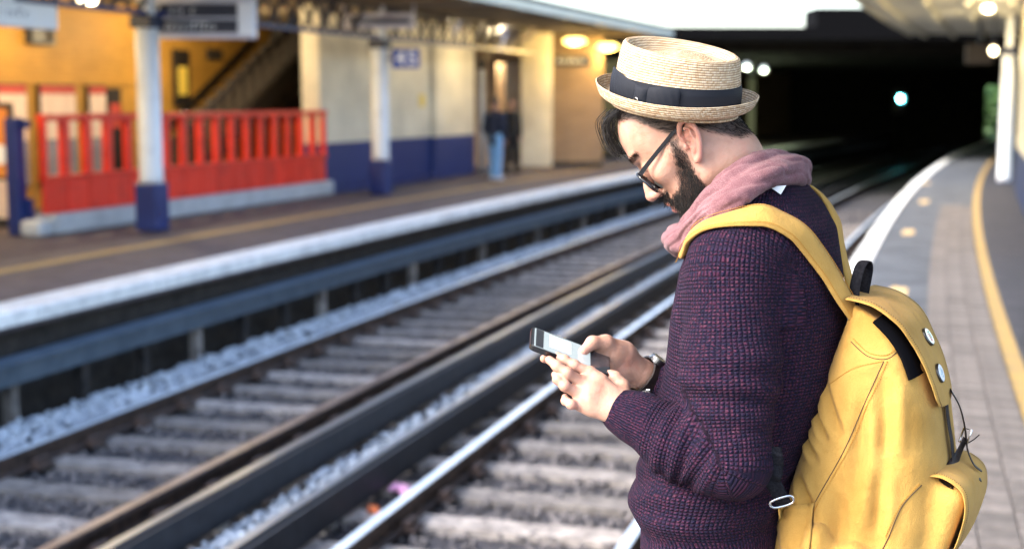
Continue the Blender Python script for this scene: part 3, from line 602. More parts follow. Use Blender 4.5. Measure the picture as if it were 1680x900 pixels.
# ================================================================== signed-distance sculpting
class SDF:
    def __init__(s, lo, hi, h):
        s.lo = np.array(lo, float); s.h = h; s.n = np.ceil((np.array(hi)-s.lo)/h).astype(int)+1
        s.ax = [s.lo[i]+h*np.arange(s.n[i]) for i in range(3)]; s.d = np.full(s.n, 1., np.float32)
    def blk(s, lo, hi):
        a = np.clip(np.floor((np.array(lo)-s.lo)/s.h).astype(int), 0, s.n); b = np.clip(np.ceil((np.array(hi)-s.lo)/s.h).astype(int)+1, 0, s.n)
        if (b <= a).any(): return None, None
        sl = tuple(slice(a[i], b[i]) for i in range(3))
        return sl, [s.ax[0][sl[0]][:,None,None], s.ax[1][sl[1]][None,:,None], s.ax[2][sl[2]][None,None,:]]
    def comb(s, sl, d, k, sub=False):
        a = s.d[sl]
        if sub:
            d = -d; m = np.maximum(a, d)
            if k: hh = np.maximum(k-np.abs(a-d),0)/k; m = m+hh*hh*k*.25
        else:
            m = np.minimum(a, d)
            if k: hh = np.maximum(k-np.abs(a-d),0)/k; m = m-hh*hh*k*.25
        s.d[sl] = m
    def cone(s, a, b, ra, rb, k=0., sub=False):
        a, b = np.asarray(a,float), np.asarray(b,float); r = max(ra,rb)+k+3*s.h
        sl, P = s.blk(np.minimum(a,b)-r, np.maximum(a,b)+r)
        if sl is None: return s
        ab = b-a; L2 = max((ab*ab).sum(),1e-12)
        q = [P[i]-a[i] for i in range(3)]; t = np.clip((q[0]*ab[0]+q[1]*ab[1]+q[2]*ab[2])/L2, 0, 1)
        d = np.sqrt((q[0]-t*ab[0])**2+(q[1]-t*ab[1])**2+(q[2]-t*ab[2])**2)-(ra+(rb-ra)*t)
        s.comb(sl, d, k, sub); return s
    def chain(s, pts, rs, k=0., sub=False):
        for i in range(len(pts)-1): s.cone(pts[i], pts[i+1], rs[i], rs[i+1], k, sub)
        return s
    def ell(s, c, M3, rad, k=0., sub=False):
        c = np.asarray(c,float); M3 = np.asarray(M3,float); rad = np.asarray(rad,float); r = rad.max()+k+3*s.h
        sl, P = s.blk(c-r, c+r)
        if sl is None: return s
        q = [P[i]-c[i] for i in range(3)]; l = [(M3[j,0]*q[0]+M3[j,1]*q[1]+M3[j,2]*q[2])/rad[j] for j in range(3)]
        k0 = np.sqrt(l[0]**2+l[1]**2+l[2]**2); k1 = np.sqrt((l[0]/rad[0])**2+(l[1]/rad[1])**2+(l[2]/rad[2])**2)+1e-9
        s.comb(sl, k0*(k0-1)/k1, k, sub); return s
    def rbox(s, c, M3, half, r, k=0., sub=False):
        c = np.asarray(c,float); M3 = np.asarray(M3,float); half = np.asarray(half,float); R_ = np.linalg.norm(half)+k+3*s.h
        sl, P = s.blk(c-R_, c+R_)
        if sl is None: return s
        q = [P[i]-c[i] for i in range(3)]; l = [np.abs(M3[j,0]*q[0]+M3[j,1]*q[1]+M3[j,2]*q[2])-half[j]+r for j in range(3)]
        d = np.sqrt(np.maximum(l[0],0)**2+np.maximum(l[1],0)**2+np.maximum(l[2],0)**2)+np.minimum(np.maximum(np.maximum(l[0],l[1]),l[2]),0)-r
        s.comb(sl, d, k, sub); return s
    def full(s): return s.blk(s.lo, s.lo+s.h*s.n)
    def mesh(s):
        d = s.d; n0, n1, n2 = d.shape; sg = d < 0
        c = np.zeros((n0-1,n1-1,n2-1), np.int8)
        for i in (0,1):
            for j in (0,1):
                for k in (0,1): c += sg[i:n0-1+i, j:n1-1+j, k:n2-1+k]
        act = (c > 0) & (c < 8); I = np.argwhere(act); idx = np.full(act.shape, -1, np.int32); idx[act] = np.arange(len(I))
        acc = np.zeros((len(I),3)); cnt = np.zeros(len(I))
        cor = [(i,j,k) for i in (0,1) for j in (0,1) for k in (0,1)]
        val = {q: d[I[:,0]+q[0], I[:,1]+q[1], I[:,2]+q[2]] for q in cor}
        for q in cor:
            for ax in range(3):
                if q[ax]: continue
                q2 = list(q); q2[ax] = 1; q2 = tuple(q2); a, b = val[q], val[q2]; x = (a < 0) != (b < 0)
                t = a[x]/(a[x]-b[x]); p = np.tile(np.array(q,float),(x.sum(),1)); p[:,ax] = t; acc[x] += p; cnt[x] += 1
        V = s.lo + s.h*(I + acc/cnt[:,None])
        Q = []
        for ax in range(3):
            o1, o2 = [(1,2),(2,0),(0,1)][ax]
            a = sg; sl0 = [slice(None)]*3; sl1 = [slice(None)]*3; sl0[ax] = slice(0,-1); sl1[ax] = slice(1,None)
            x = a[tuple(sl0)] != a[tuple(sl1)]; E_ = np.argwhere(x); ok = (E_[:,o1] > 0) & (E_[:,o2] > 0)
            for z in range(3):
                ok &= E_[:,z] < np.array(act.shape)[z]
            E_ = E_[ok]; ins = sg[E_[:,0],E_[:,1],E_[:,2]]
            def g(d1, d2):
                e = E_.copy(); e[:,o1] -= d1; e[:,o2] -= d2; return idx[e[:,0],e[:,1],e[:,2]]
            q = np.stack([g(1,1),g(0,1),g(0,0),g(1,0)],1); q[~ins] = q[~ins][:,::-1]; Q.append(q)
        Q = np.concatenate(Q); Q = Q[(Q >= 0).all(1)]
        return V, Q
def smooth_mesh(V, Q, it=1, f=.5):
    for _ in range(it):
        S = np.zeros_like(V); C = np.zeros(len(V))
        for j in range(4):
            for o in (1, 3): np.add.at(S, Q[:,j], V[Q[:,(j+o)%4]]); np.add.at(C, Q[:,j], 1)
        V = V*(1-f)+f*S/np.maximum(C,1)[:,None]
    return V
def vnormals(V, Q):
    n = np.cross(V[Q[:,2]]-V[Q[:,0]], V[Q[:,3]]-V[Q[:,1]]); N = np.zeros_like(V)
    for j in range(4): np.add.at(N, Q[:,j], n)
    return N/np.maximum(np.linalg.norm(N,axis=1),1e-12)[:,None]
def fnoise(P, sc, seed=0, oct=3):
    """cheap smooth noise: sum of randomly directed sines"""
    r = np.random.default_rng(seed); o = np.zeros(P.shape[:-1]); a = 1.
    for k in range(oct):
        for j in range(5):
            d = r.normal(0,1,3); d *= sc*(2**k)*r.uniform(.6,1.4)/np.linalg.norm(d); o = o+a*np.sin(P@d*6.283+r.uniform(0,6.28))
        a *= .5
    return o/5.
def vattr(me, name, A):
    A = np.asarray(A, np.float32)
    if A.ndim == 1: t = me.attributes.new(name,'FLOAT','POINT'); t.data.foreach_set('value', A)
    else: t = me.attributes.new(name,'FLOAT_VECTOR','POINT'); t.data.foreach_set('vector', A.ravel())
def strands(P, D, L, r, bend, seg=4):
    """hair strands: roots P, directions D (per strand), lengths L, bend = vector added quadratically; three-sided tapered tubes"""
    n = len(P); t = np.linspace(0,1,seg)[None,:,None]
    C = P[:,None,:]+D[:,None,:]*t*L[:,None,None]+bend[:,None,:]*t*t*L[:,None,None]
    a = np.cross(D, np.array([.31,.83,.47])); a /= np.linalg.norm(a,axis=1)[:,None]+1e-9; b = np.cross(D,a); b /= np.linalg.norm(b,axis=1)[:,None]+1e-9
    rr = (r*(1-.85*t)); V = []
    for k in range(3):
        th = 2.094*k; V.append(C+(a*math.cos(th)+b*math.sin(th))[:,None,:]*rr)
    V = np.stack(V,2).reshape(-1,3)
    base = (np.arange(n)*seg*3)[:,None,None]; s_ = (np.arange(seg-1)*3)[None,:,None]; k = np.arange(3)[None,None,:]; k2 = (k+1)%3
    Q = np.stack([base+s_+k, base+s_+k2, base+s_+3+k2, base+s_+3+k],-1).reshape(-1,4)
    return V, Q
def tubes_np(paths, r, n=6):
    b = MB()
    for p in paths: b.tube([tuple(q) for q in p], r, n)
    return b
def spline(pts, m=8, closed=False):
    P = np.asarray(pts,float); n = len(P); out = []
    for i in range(n if closed else n-1):
        if closed: p0,p1,p2,p3 = P[(i-1)%n],P[i],P[(i+1)%n],P[(i+2)%n]
        else: p0,p1,p2,p3 = P[max(i-1,0)],P[i],P[i+1],P[min(i+2,n-1)]
        for k in range(m):
            t = k/m; out.append(.5*((2*p1)+(-p0+p2)*t+(2*p0-5*p1+4*p2-p3)*t*t+(-p0+3*p1-3*p2+p3)*t**3))
    if not closed: out.append(P[-1])
    return np.array(out)
def mk_bvh(V, Q): return BVHTree.FromPolygons([tuple(v) for v in V.tolist()], [tuple(q) for q in Q.tolist()])
def cast(bvh, u, v):
    h = bvh.ray_cast(Vector((0,0,CAMZ)), Vector(ray(u,v)).normalized()); return h[0], h[1]
nz = lambda a: np.asarray(a,float)/np.linalg.norm(a)
# ================================================================== the man: materials
def node_mat(name, build, **kw):
    m = mat(name, **kw); nt = m.node_tree; build(nt, nt.nodes, nt.links, nt.nodes['Principled BSDF']); return m
def attr(nt, name): a = nt.nodes.new('ShaderNodeAttribute'); a.attribute_name = name; return a
def math_(nt, op, a, b=None, c=None):
    n = nt.nodes.new('ShaderNodeMath'); n.operation = op
    for i, x in enumerate((a,b,c)):
        if x is None: continue
        if isinstance(x,(int,float)): n.inputs[i].default_value = x
        else: nt.links.new(x, n.inputs[i])
    return n.outputs[0]
def mix_(nt, f, a, b, bt='MIX'):
    n = nt.nodes.new('ShaderNodeMix'); n.data_type = 'RGBA'; n.blend_type = bt
    for s_, x in ((0,f),(6,a),(7,b)):
        if isinstance(x,(int,float)): n.inputs[s_].default_value = x
        elif isinstance(x,tuple): n.inputs[s_].default_value = (*x,1)
        else: nt.links.new(x, n.inputs[s_])
    return n.outputs[2]
def noise_(nt, vec, sc, det=3): 
    n = nt.nodes.new('ShaderNodeTexNoise'); n.inputs['Scale'].default_value = sc; n.inputs['Detail'].default_value = det; nt.links.new(vec, n.inputs['Vector']); return n.outputs[0]
def bump_(nt, h, st, dist, nrm=None):
    n = nt.nodes.new('ShaderNodeBump'); n.inputs['Strength'].default_value = st; n.inputs['Distance'].default_value = dist; nt.links.new(h, n.inputs['Height'])
    if nrm: nt.links.new(nrm, n.inputs['Normal'])
    return n.outputs[0]
def ramp_(nt, f, stops):
    r = nt.nodes.new('ShaderNodeValToRGB'); e = r.color_ramp.elements
    while len(e) < len(stops): e.new(.5)
    for i, (p, c) in enumerate(stops): e[i].position = p; e[i].color = (*c,1)
    nt.links.new(f, r.inputs[0]); return r.outputs[0]
def b_knit(nt, N, Lk, b):
    # attribute 'knit' = (around, along, rib) in metres; waffle stitches with a fleck colour per stitch
    s = N.new('ShaderNodeSeparateXYZ'); Lk.new(attr(nt,'knit').outputs['Vector'], s.inputs[0])
    pu, pv = .0076, .0060
    u = math_(nt,'DIVIDE',s.outputs[0],pu); v = math_(nt,'DIVIDE',s.outputs[1],pv)
    g = N.new('ShaderNodeNewGeometry'); wob = noise_(nt, g.outputs['Position'], 60, 2)
    u = math_(nt,'ADD',u,math_(nt,'MULTIPLY',math_(nt,'SUBTRACT',wob,.5),.5))
    fu = math_(nt,'FRACT',u); fv = math_(nt,'FRACT',v)
    hu = math_(nt,'SINE',math_(nt,'MULTIPLY',fu,math.pi)); hv = math_(nt,'SINE',math_(nt,'MULTIPLY',fv,math.pi))
    hu2 = math_(nt,'POWER',hu,.8); hv2 = math_(nt,'POWER',hv,.7)
    rib = s.outputs[2]                                  # 1 on cuffs and hem: plain columns
    hv3 = math_(nt,'MAXIMUM',hv2,math_(nt,'MULTIPLY',rib,.8))
    h = math_(nt,'MULTIPLY',hu2,hv3)
    fine = noise_(nt, g.outputs['Position'], 900, 2)
    h2 = math_(nt,'ADD',h,math_(nt,'MULTIPLY',fine,.35))
    cell = N.new('ShaderNodeCombineXYZ'); Lk.new(math_(nt,'FLOOR',math_(nt,'MULTIPLY',u,2.)),cell.inputs[0]); Lk.new(math_(nt,'FLOOR',math_(nt,'MULTIPLY',v,2.)),cell.inputs[1])
    wn_ = N.new('ShaderNodeTexWhiteNoise'); wn_.noise_dimensions = '2D'; Lk.new(cell.outputs[0], wn_.inputs['Vector'])
    big = noise_(nt, g.outputs['Position'], 35, 3)
    f = math_(nt,'ADD',math_(nt,'MULTIPLY',wn_.outputs[0],.75),math_(nt,'MULTIPLY',big,.35))
    c = ramp_(nt, f, [(.2,(.008,.0072,.024)),(.45,(.0175,.0105,.032)),(.65,(.033,.0115,.033)),(.85,(.06,.0145,.037)),(1.,(.09,.032,.055))])
    c = mix_(nt, math_(nt,'MULTIPLY',math_(nt,'SUBTRACT',1.,h),.8), c, (.006,.004,.012))  # shade in the gaps between stitches is mixed into the colour
    Lk.new(c, b.inputs['Base Color']); Lk.new(bump_(nt, h2, 1., .0042), b.inputs['Normal'])
    b.inputs['Sheen Weight'].default_value = .0; b.inputs['Sheen Roughness'].default_value = .5
node_mat('knit', b_knit, rough=.9, spec=.15)
def b_skin(nt, N, Lk, b):
    g = N.new('ShaderNodeNewGeometry'); n = noise_(nt, g.outputs['Position'], 28, 5); n2 = noise_(nt, g.outputs['Position'], 420, 3)
    c = ramp_(nt, n, [(.3,(.36,.185,.125)),(.5,(.44,.25,.178)),(.7,(.45,.215,.155))])
    c = mix_(nt, attr(nt,'flush').outputs['Fac'], c, (.55,.2,.165))
    c = mix_(nt, attr(nt,'hairy').outputs['Fac'], c, (.016,.011,.009))
    Lk.new(c, b.inputs['Base Color']); n3 = noise_(nt, g.outputs['Position'], 130, 4); Lk.new(bump_(nt, n3, .25, .004, bump_(nt, n2, .35, .0018)), b.inputs['Normal'])
    b.inputs['Subsurface Weight'].default_value = .22; b.inputs['Subsurface Radius'].default_value = (.01,.004,.002); b.inputs['Subsurface Scale'].default_value = .4
node_mat('skin', b_skin, rough=.52, spec=.4)
def b_scarf(nt, N, Lk, b):
    g = N.new('ShaderNodeNewGeometry'); n = noise_(nt, g.outputs['Position'], 700, 2); n1 = noise_(nt, g.outputs['Position'], 30, 4)
    c = ramp_(nt, math_(nt,'ADD',math_(nt,'MULTIPLY',n,.7),math_(nt,'MULTIPLY',n1,.4)), [(.3,(.085,.036,.044)),(.55,(.165,.078,.088)),(.8,(.3,.18,.19))])
    Lk.new(c, b.inputs['Base Color']); Lk.new(bump_(nt, n, .6, .0022), b.inputs['Normal']); b.inputs['Sheen Weight'].default_value = .1
node_mat('scarf', b_scarf, rough=.95, spec=.1)
def b_straw(nt, N, Lk, b):
    s = N.new('ShaderNodeSeparateXYZ'); Lk.new(attr(nt,'weave').outputs['Vector'], s.inputs[0])
    v = math_(nt,'DIVIDE',s.outputs[1],.0042); row = math_(nt,'FLOOR',v); fv = math_(nt,'FRACT',v)
    u = math_(nt,'ADD',math_(nt,'DIVIDE',s.outputs[0],.0036),math_(nt,'MULTIPLY',row,.5)); fu = math_(nt,'FRACT',math_(nt,'ADD',u,math_(nt,'MULTIPLY',fv,.6)))
    hv = math_(nt,'POWER',math_(nt,'SINE',math_(nt,'MULTIPLY',fv,math.pi)),.55); hu = math_(nt,'POWER',math_(nt,'SINE',math_(nt,'MULTIPLY',fu,math.pi)),.5)
    h = math_(nt,'MULTIPLY',hv,math_(nt,'ADD',.68,math_(nt,'MULTIPLY',hu,.32)))
    cell = N.new('ShaderNodeCombineXYZ'); Lk.new(math_(nt,'FLOOR',u),cell.inputs[0]); Lk.new(row,cell.inputs[1])
    w_ = N.new('ShaderNodeTexWhiteNoise'); w_.noise_dimensions = '2D'; Lk.new(cell.outputs[0], w_.inputs['Vector'])
    c = ramp_(nt, w_.outputs[0], [(0,(.48,.33,.19)),(.5,(.62,.475,.31)),(1,(.72,.6,.43))])
    c = mix_(nt, math_(nt,'SUBTRACT',1.,h), c, (.16,.075,.03))  # gaps between the plaited rows get their shade from the colour
    Lk.new(c, b.inputs['Base Color']); Lk.new(bump_(nt, h, .9, .0016), b.inputs['Normal'])
node_mat('straw', b_straw, rough=.7, spec=.25)
def b_ribbon(nt, N, Lk, b):
    s = N.new('ShaderNodeSeparateXYZ'); Lk.new(attr(nt,'weave').outputs['Vector'], s.inputs[0])
    h = math_(nt,'SINE',math_(nt,'MULTIPLY',s.outputs[0],6.283/.0011)); Lk.new(bump_(nt, h, .25, .0004), b.inputs['Normal'])
node_mat('ribbon', b_ribbon, c=(.009,.011,.017), rough=.7, spec=.2)
def b_canvas(nt, N, Lk, b):
    g = N.new('ShaderNodeNewGeometry'); n = noise_(nt, g.outputs['Position'], 9, 5); n2 = noise_(nt, g.outputs['Position'], 520, 3); n3 = noise_(nt, g.outputs['Position'], 45, 5)
    c = ramp_(nt, n, [(.3,(.37,.205,.048)),(.55,(.49,.29,.078)),(.75,(.42,.24,.06))])
    c = mix_(nt, math_(nt,'MULTIPLY',n2,.4), c, (.27,.13,.015))
    Lk.new(c, b.inputs['Base Color']); nn = bump_(nt, n2, .6, .0018); Lk.new(bump_(nt, n3, .4, .008, nn), b.inputs['Normal'])
    b.inputs['Sheen Weight'].default_value = .06
node_mat('canvas', b_canvas, rough=.9, spec=.12)
mat('thread', (.36,.16,.012), .8); mat('thread_dark', (.06,.03,.01), .8)
mat('webbing', (.005,.005,.007), .85, spec=.1, c2=(.016,.016,.02), ns=200, bump=.4, bs=500); mat('flap_gap_shade', (.003,.003,.004), 1., spec=.03)
mat('leather', (.008,.005,.005), .5, spec=.3, bump=.2, bs=300, c2=(.025,.015,.013), ns=60)
mat('steel', (.62,.62,.62), .22, 1.); mat('steel_dark', (.12,.12,.125), .28, 1.)
mat('hair', (.006,.004,.0035), .55, spec=.25); mat('hair_brown', (.03,.018,.012), .45, spec=.5)
mat('frame_black', (.008,.009,.012), .18, coat=.3)
mat('eye_white', (.75,.72,.7), .2); mat('iris', (.03,.015,.01), .1)
mat('lip', (.5,.19,.165), .4, sss=.2); mat('shirt', (.75,.77,.8), .8); mat('denim', (.02,.025,.045), .85, bump=.2, bs=600); mat('shoe', (.03,.02,.015), .5)
mat('phone_body', (.006,.006,.007), .25, coat=.5)
mat('phone_sky_glow', (.1,.11,.12), .1, spec=.8, coat=1., emit=(.62,.74,.76), es=.16)  # emission stands in for the sky reflected in the glass
mat('phone_glass', (.03,.035,.045), .06, spec=.9, coat=1.)
mat('badge_white', (.78,.8,.82), .3, coat=.6); mat('badge_blue', (.35,.5,.62), .4); mat('badge_cream', (.75,.72,.58), .3, coat=.6); mat('badge_red', (.45,.06,.06), .4); mat('badge_green', (.15,.3,.12), .4)
gm = bpy.data.materials.new('lens_glass'); gm.use_nodes = True; nt = gm.node_tree; nt.nodes.clear()
o_ = nt.nodes.new('ShaderNodeOutputMaterial'); tr = nt.nodes.new('ShaderNodeBsdfTransparent'); gl = nt.nodes.new('ShaderNodeBsdfGlossy'); gl.inputs['Roughness'].default_value = .02
fr = nt.nodes.new('ShaderNodeFresnel'); fr.inputs[0].default_value = 1.5; ms = nt.nodes.new('ShaderNodeMixShader'); tr.inputs[0].default_value = (.93,.95,.96,1)
nt.links.new(fr.outputs[0], ms.inputs[0]); nt.links.new(tr.outputs[0], ms.inputs[1]); nt.links.new(gl.outputs[0], ms.inputs[2]); nt.links.new(ms.outputs[0], o_.inputs[0]); MATS['lens_glass'] = gm
# ================================================================== the man
YAW = R(28); HP = R(38)
Fd = np.array([-math.cos(YAW), math.sin(YAW), 0]); Ld = np.array([-math.sin(YAW), -math.cos(YAW), 0]); Zd = np.array([0,0,1.]); Bd = -Fd
YH = R(18); HP = R(40); FdH = np.array([-math.cos(YH),math.sin(YH),0])
FH = math.cos(HP)*FdH - math.sin(HP)*Zd; UH = math.sin(HP)*FdH + math.cos(HP)*Zd; LH = np.array([-math.sin(YH),-math.cos(YH),0])
EAR = W(1129,236,2.40); HO = EAR - LH*.074; HM = np.array([FH,LH,UH])
hp = lambda f, l, u: HO+f*FH+l*LH+u*UH
man = empty('person', (W(1230,600,2.46)[0]-.03, 2.46, 0), 0, 'bearded man in straw hat, glasses and purple sweater looking down at his phone', 'person')
NECK = W(1230,318,2.475)
# ---- head and neck
lo = HO-.17; hi = HO+.17; lo[2] -= .09; hi[0] += .05
S = SDF(lo, hi, .0023)
S.ell(hp(-.002,0,.045), HM, (.1,.0765,.088))
S.ell(hp(.041,0,.062), HM, (.064,.064,.07), .02)
S.ell(hp(.05,0,-.03), HM, (.043,.055,.07), .03)
for s_ in (-1,1):
    S.cone(hp(.008,.050*s_,-.055), hp(.07,.014*s_,-.094), .016, .016, .03)
    S.cone(hp(.012,.058*s_,.0), hp(.01,.05*s_,-.055), .016, .014, .03)
    S.ell(hp(.066,.042*s_,-.006), HM, (.022,.02,.016), .02)
    S.cone(hp(.03,.062*s_,.006), hp(.066,.046*s_,-.002), .01, .011, .02)
S.ell(hp(.05,0,-.07), HM, (.045,.036,.035), .02)
S.cone(hp(.0915,-.03,.042), hp(.0915,.03,.042), .0125, .0125, .014)
for s_ in (-1,1):
    S.ell(hp(.108,.033*s_,.021), HM, (.02,.018,.0135), .012, True)
    S.ell(hp(.083,.0325*s_,.02), HM, (.0135,.0155,.0125), .004)
    S.cone(hp(.091,.020*s_,.0225), hp(.087,.046*s_,.018), .0035, .003, .004)
S.cone(hp(.094,0,.032), hp(.114,0,-.008), .0075, .0085, .009); S.cone(hp(.112,0,-.005), hp(.119,0,-.021), .009, .0115, .006)
for s_ in (-1,1): S.ell(hp(.107,.0125*s_,-.026), HM, (.011,.0065,.0075), .006)
for s_ in (-1,1): S.ell(hp(.113,.0065*s_,-.0345), HM, (.005,.0032,.004), .002, True)
S.ell(hp(.085,0,-.053), HM, (.02,.028,.022), .012)
S.cone(hp(.1,-.015,-.054), hp(.1035,0,-.0515), .0045, .0058, .004); S.cone(hp(.1,.015,-.054), hp(.1035,0,-.0515), .0045, .0058, .004)
S.cone(hp(.096,-.014,-.064), hp(.1005,0,-.0655), .0045, .0068, .004); S.cone(hp(.096,.014,-.064), hp(.1005,0,-.0655), .0045, .0068, .004)
S.cone(hp(.107,-.02,-.0592), hp(.107,.02,-.0592), .0028, .0028, .003, True)
S.ell(hp(.077,0,-.094), HM, (.018,.02,.017), .012)
S.chain([hp(-.018,0,-.005), hp(-.024,0,-.055), NECK, NECK+np.array([.02,0,-.06])], [.058,.054,.056,.07], .03)
S.cone(hp(.02,0,-.07), NECK+Fd*.035, .03, .03, .03)
S.cone(hp(-.01,.055,-.02), NECK+Fd*.04+Ld*.01, .014, .012, .02)
hV, hQ = S.mesh(); hV = smooth_mesh(hV, hQ, 2)
# ---- ears
def ear(sd):
    # ear frame: eu towards the top, eb towards the back, eo outward
    eo0 = LH*sd; eu = nz(UH*.96 - FH*.28); eb0 = nz(np.cross(eo0, eu)); 
    if eb0@FH > 0: eb0 = -eb0
    eb = nz(eb0*.9+eo0*.42); eo = np.cross(eu, eb); eo = eo if eo@eo0 > 0 else -eo
    c0 = HO + LH*sd*.079 - UH*.0 - FH*.004; sc = 1.13
    e = lambda b, u, o: c0+(eb*b+eu*u+eo*o)*sc
    Me = np.array([eb,eu,eo]); S = SDF(c0-.05, c0+.055, .0013)
    S.ell(e(.008,.004,-.001), Me, (.0155,.0275,.004)); S.ell(e(.003,-.022,0), Me, (.0095,.011,.0045), .006)
    helix = spline([e(-.006,.004,.002),e(-.007,.014,.005),e(-.002,.027,.0055),e(.008,.0325,.0055),e(.0195,.026,.006),e(.0245,.012,.0065),e(.022,-.003,.0055),e(.0155,-.016,.0045),e(.0085,-.026,.003),e(.001,-.029,.0025)], 4)
    S.chain(helix, list(np.interp(np.linspace(0,1,len(helix)),[0,.15,.5,.8,1],[.0028,.0036,.0034,.0034,.0045])), .003)
    ant = spline([e(.004,.021,.003),e(.013,.012,.0045),e(.0145,0,.0045),e(.009,-.012,.0045)], 4); S.chain(ant, [.0028]*len(ant), .004)
    S.ell(e(.0035,.0,.006), Me, (.009,.0115,.009), .003, True); S.ell(e(.003,.0145,.006), Me, (.0095,.0055,.006), .003, True); S.ell(e(.0175,.012,.0065), Me, (.0028,.011,.0035), .002, True)
    S.ell(e(-.002,-.001,.0), Me, (.0045,.005,.008), .002, True)
    S.ell(e(-.0065,-.004,.003), Me, (.004,.006,.0042), .003); S.ell(e(.005,-.0145,.003), Me, (.005,.0045,.004), .003)
    S.ell(e(.002,0,-.014), Me, (.012,.02,.012), .008)
    return S.mesh()
earL, earR = ear(1), ear(-1)
# ---- hands (joint positions laid out in the photograph, depths from the grip)
def hand(wrist, fore, mcp, fingers, thumb, rad, S):
    pc = np.mean(mcp, 0)
    S.chain([fore, wrist], [.029,.027], .01)
    for i, m in enumerate(mcp):
        S.cone(wrist*.85+m*.15+(m-pc)*.2, m, .019, .0118, .012)
    for i in range(3): S.cone(mcp[i]*.75+wrist*.25, mcp[i+1]*.75+wrist*.25, .0145, .0145, .01)
    for i, (f, rr) in enumerate(zip(fingers, rad)):
        pts = [mcp[i]]+list(f); S.chain(pts, [rr*1.08, rr*1.0, rr*.92, rr*.78][:len(pts)], .0035)
        for q, r_ in zip(pts[1:-1], (rr*1.06, rr*.98)): S.cone(q, q, r_, r_, .004)
    S.chain(thumb, [.018,.0135,.0112,.0088][:len(thumb)], .007)
    return S
q = lambda *a: W(*a)
# left hand: back of hand towards the camera, fingers along the near side of the phone
LW = q(1026,676,2.345); LF = q(1062,697,2.32)
lm = [q(968,611,2.372), q(956,627,2.36), q(950,646,2.352), q(953,664,2.35)]
lf = [[q(942,599,2.372), q(926,590,2.378), q(914,583,2.385)], [q(931,612,2.352), q(914,600,2.358), q(901,590,2.368)], [q(927,633,2.345), q(915,622,2.352), q(911,614,2.368)], [q(937,663,2.338), q(928,657,2.352), q(927,651,2.368)]]
lt = [q(1020,650,2.365), q(1020,634,2.385), q(1009,620,2.392), q(1001,614,2.397)]
S = SDF(q(890,560,2.34)-[.01,.06,.2], q(1075,560,2.4)+[.02,.08,.03], .0016); hand(LW, LF, lm, lf, lt, [.0088,.0092,.0086,.0076], S); lV, lQ = S.mesh(); lV = smooth_mesh(lV, lQ, 1)
# right hand: behind the phone, thumb bent over the screen
RW = q(1052,612,2.50); RF = q(1085,634,2.52)
rm = [q(985,573,2.475), q(988,590,2.485), q(996,606,2.48), q(1006,618,2.47)]
rf = [[q(950,592,2.475), q(920,592,2.45), q(893,588,2.425)], [q(955,608,2.48), q(935,615,2.45), q(925,616,2.42)], [q(970,622,2.475), q(955,628,2.445), q(945,630,2.425)], [q(985,630,2.46), q(975,636,2.44), q(968,638,2.425)]]
rt = [q(1022,578,2.475), q(994,562,2.452), q(972,562,2.437), q(957,576,2.425)]
S = SDF(q(875,545,2.40)-[.01,.02,.16], q(1100,545,2.55)+[.02,.02,.03], .0016); hand(RW, RF, rm, rf, rt, [.0095,.0095,.009,.008], S)
S.ell(q(1014,590,2.482), np.eye(3), (.038,.021,.031), .02); S.cone(q(1008,578,2.465), q(982,574,2.458), .0165, .0125, .012); S.cone(q(1000,592,2.47), q(975,590,2.465), .015, .011, .012); rV, rQ = S.mesh(); rV = smooth_mesh(rV, rQ, 1)
# ---- skeleton points of trunk and arms
TC = [(285,1268,.042,.06),(305,1266,.055,.085),(335,1262,.085,.14),(372,1258,.112,.183),(440,1250,.135,.203),(520,1246,.147,.203),(620,1233,.146,.19),(720,1197,.138,.18),(780,1172,.139,.18),(822,1161,.139,.181),(842,1164,.127,.172),(856,1169,.123,.168),(1020,1172,.126,.17)]
tz = np.array([W(u,v,2.46)[2] for v,u,a,b in TC])[::-1]; tx = np.array([W(u,v,2.46)[0] for v,u,a,b in TC])[::-1]; ta = np.array([a for v,u,a,b in TC])[::-1]; tb = np.array([b for v,u,a,b in TC])[::-1]
SL = W(1200,446,2.315); EL = W(1198,752,2.265); WL = W(1022,676,2.35)
SC = W(1258,392,2.46); SR = SC-Ld*.155; ER = W(1165,735,2.63); WR = W(1082,630,2.515)
# ---- body core under the clothes, down to the feet
S = SDF((man.location.x-.4,2.0,-.01),(man.location.x+.45,2.95,1.6), .014)
zz = [.86,1.0,1.2,1.4]; 
for i in range(3): S.ell((np.interp(zz[i]+.1,tz,tx),2.46,zz[i]+.1), np.array([Fd,Ld,Zd]), (.1,.14,.15), .05)
S.cone(NECK, NECK-Zd*.15, .05, .06, .05); S.chain([SL,EL,WL],[.045,.04,.024],.02); S.chain([SR,ER,WR],[.045,.04,.024],.02); S.cone(SL,SR,.05,.05,.03)
HIP = np.array([W(1168,900,2.46)[0],2.46,.86])
for s_ in (-1,1):
    h_ = HIP+Ld*.09*s_; kn = h_+Fd*.03-Zd*.42; an = np.array([h_[0],h_[1],.09])-Fd*.02; S.chain([h_,kn,an],[.075,.05,.038],.03); S.cone(an-Zd*.03, an+Fd*.13-Zd*.05, .03, .025, .02)
bV, bQ = S.mesh()
parts_ = [(hV,hQ),earL,earR,(lV,lQ),(rV,rQ),(bV,bQ)]
off = 0; VV = []; QQ = []
for V_, Q_ in parts_: VV.append(V_); QQ.append(Q_+off); off += len(V_)
VV = np.concatenate(VV); QQ = np.concatenate(QQ)
H = (VV-HO)@HM.T; f_, l_, u_ = H[:,0], H[:,1], H[:,2]; isH = np.zeros(len(VV),bool); isH[:len(hV)] = True
def hairline(f): return np.interp(f,[-.12,-.1,-.07,-.045,-.022,.01,.028,.045,.06,.09],[-.058,-.056,-.05,-.018,.02,.024,.05,.084,.098,.112])
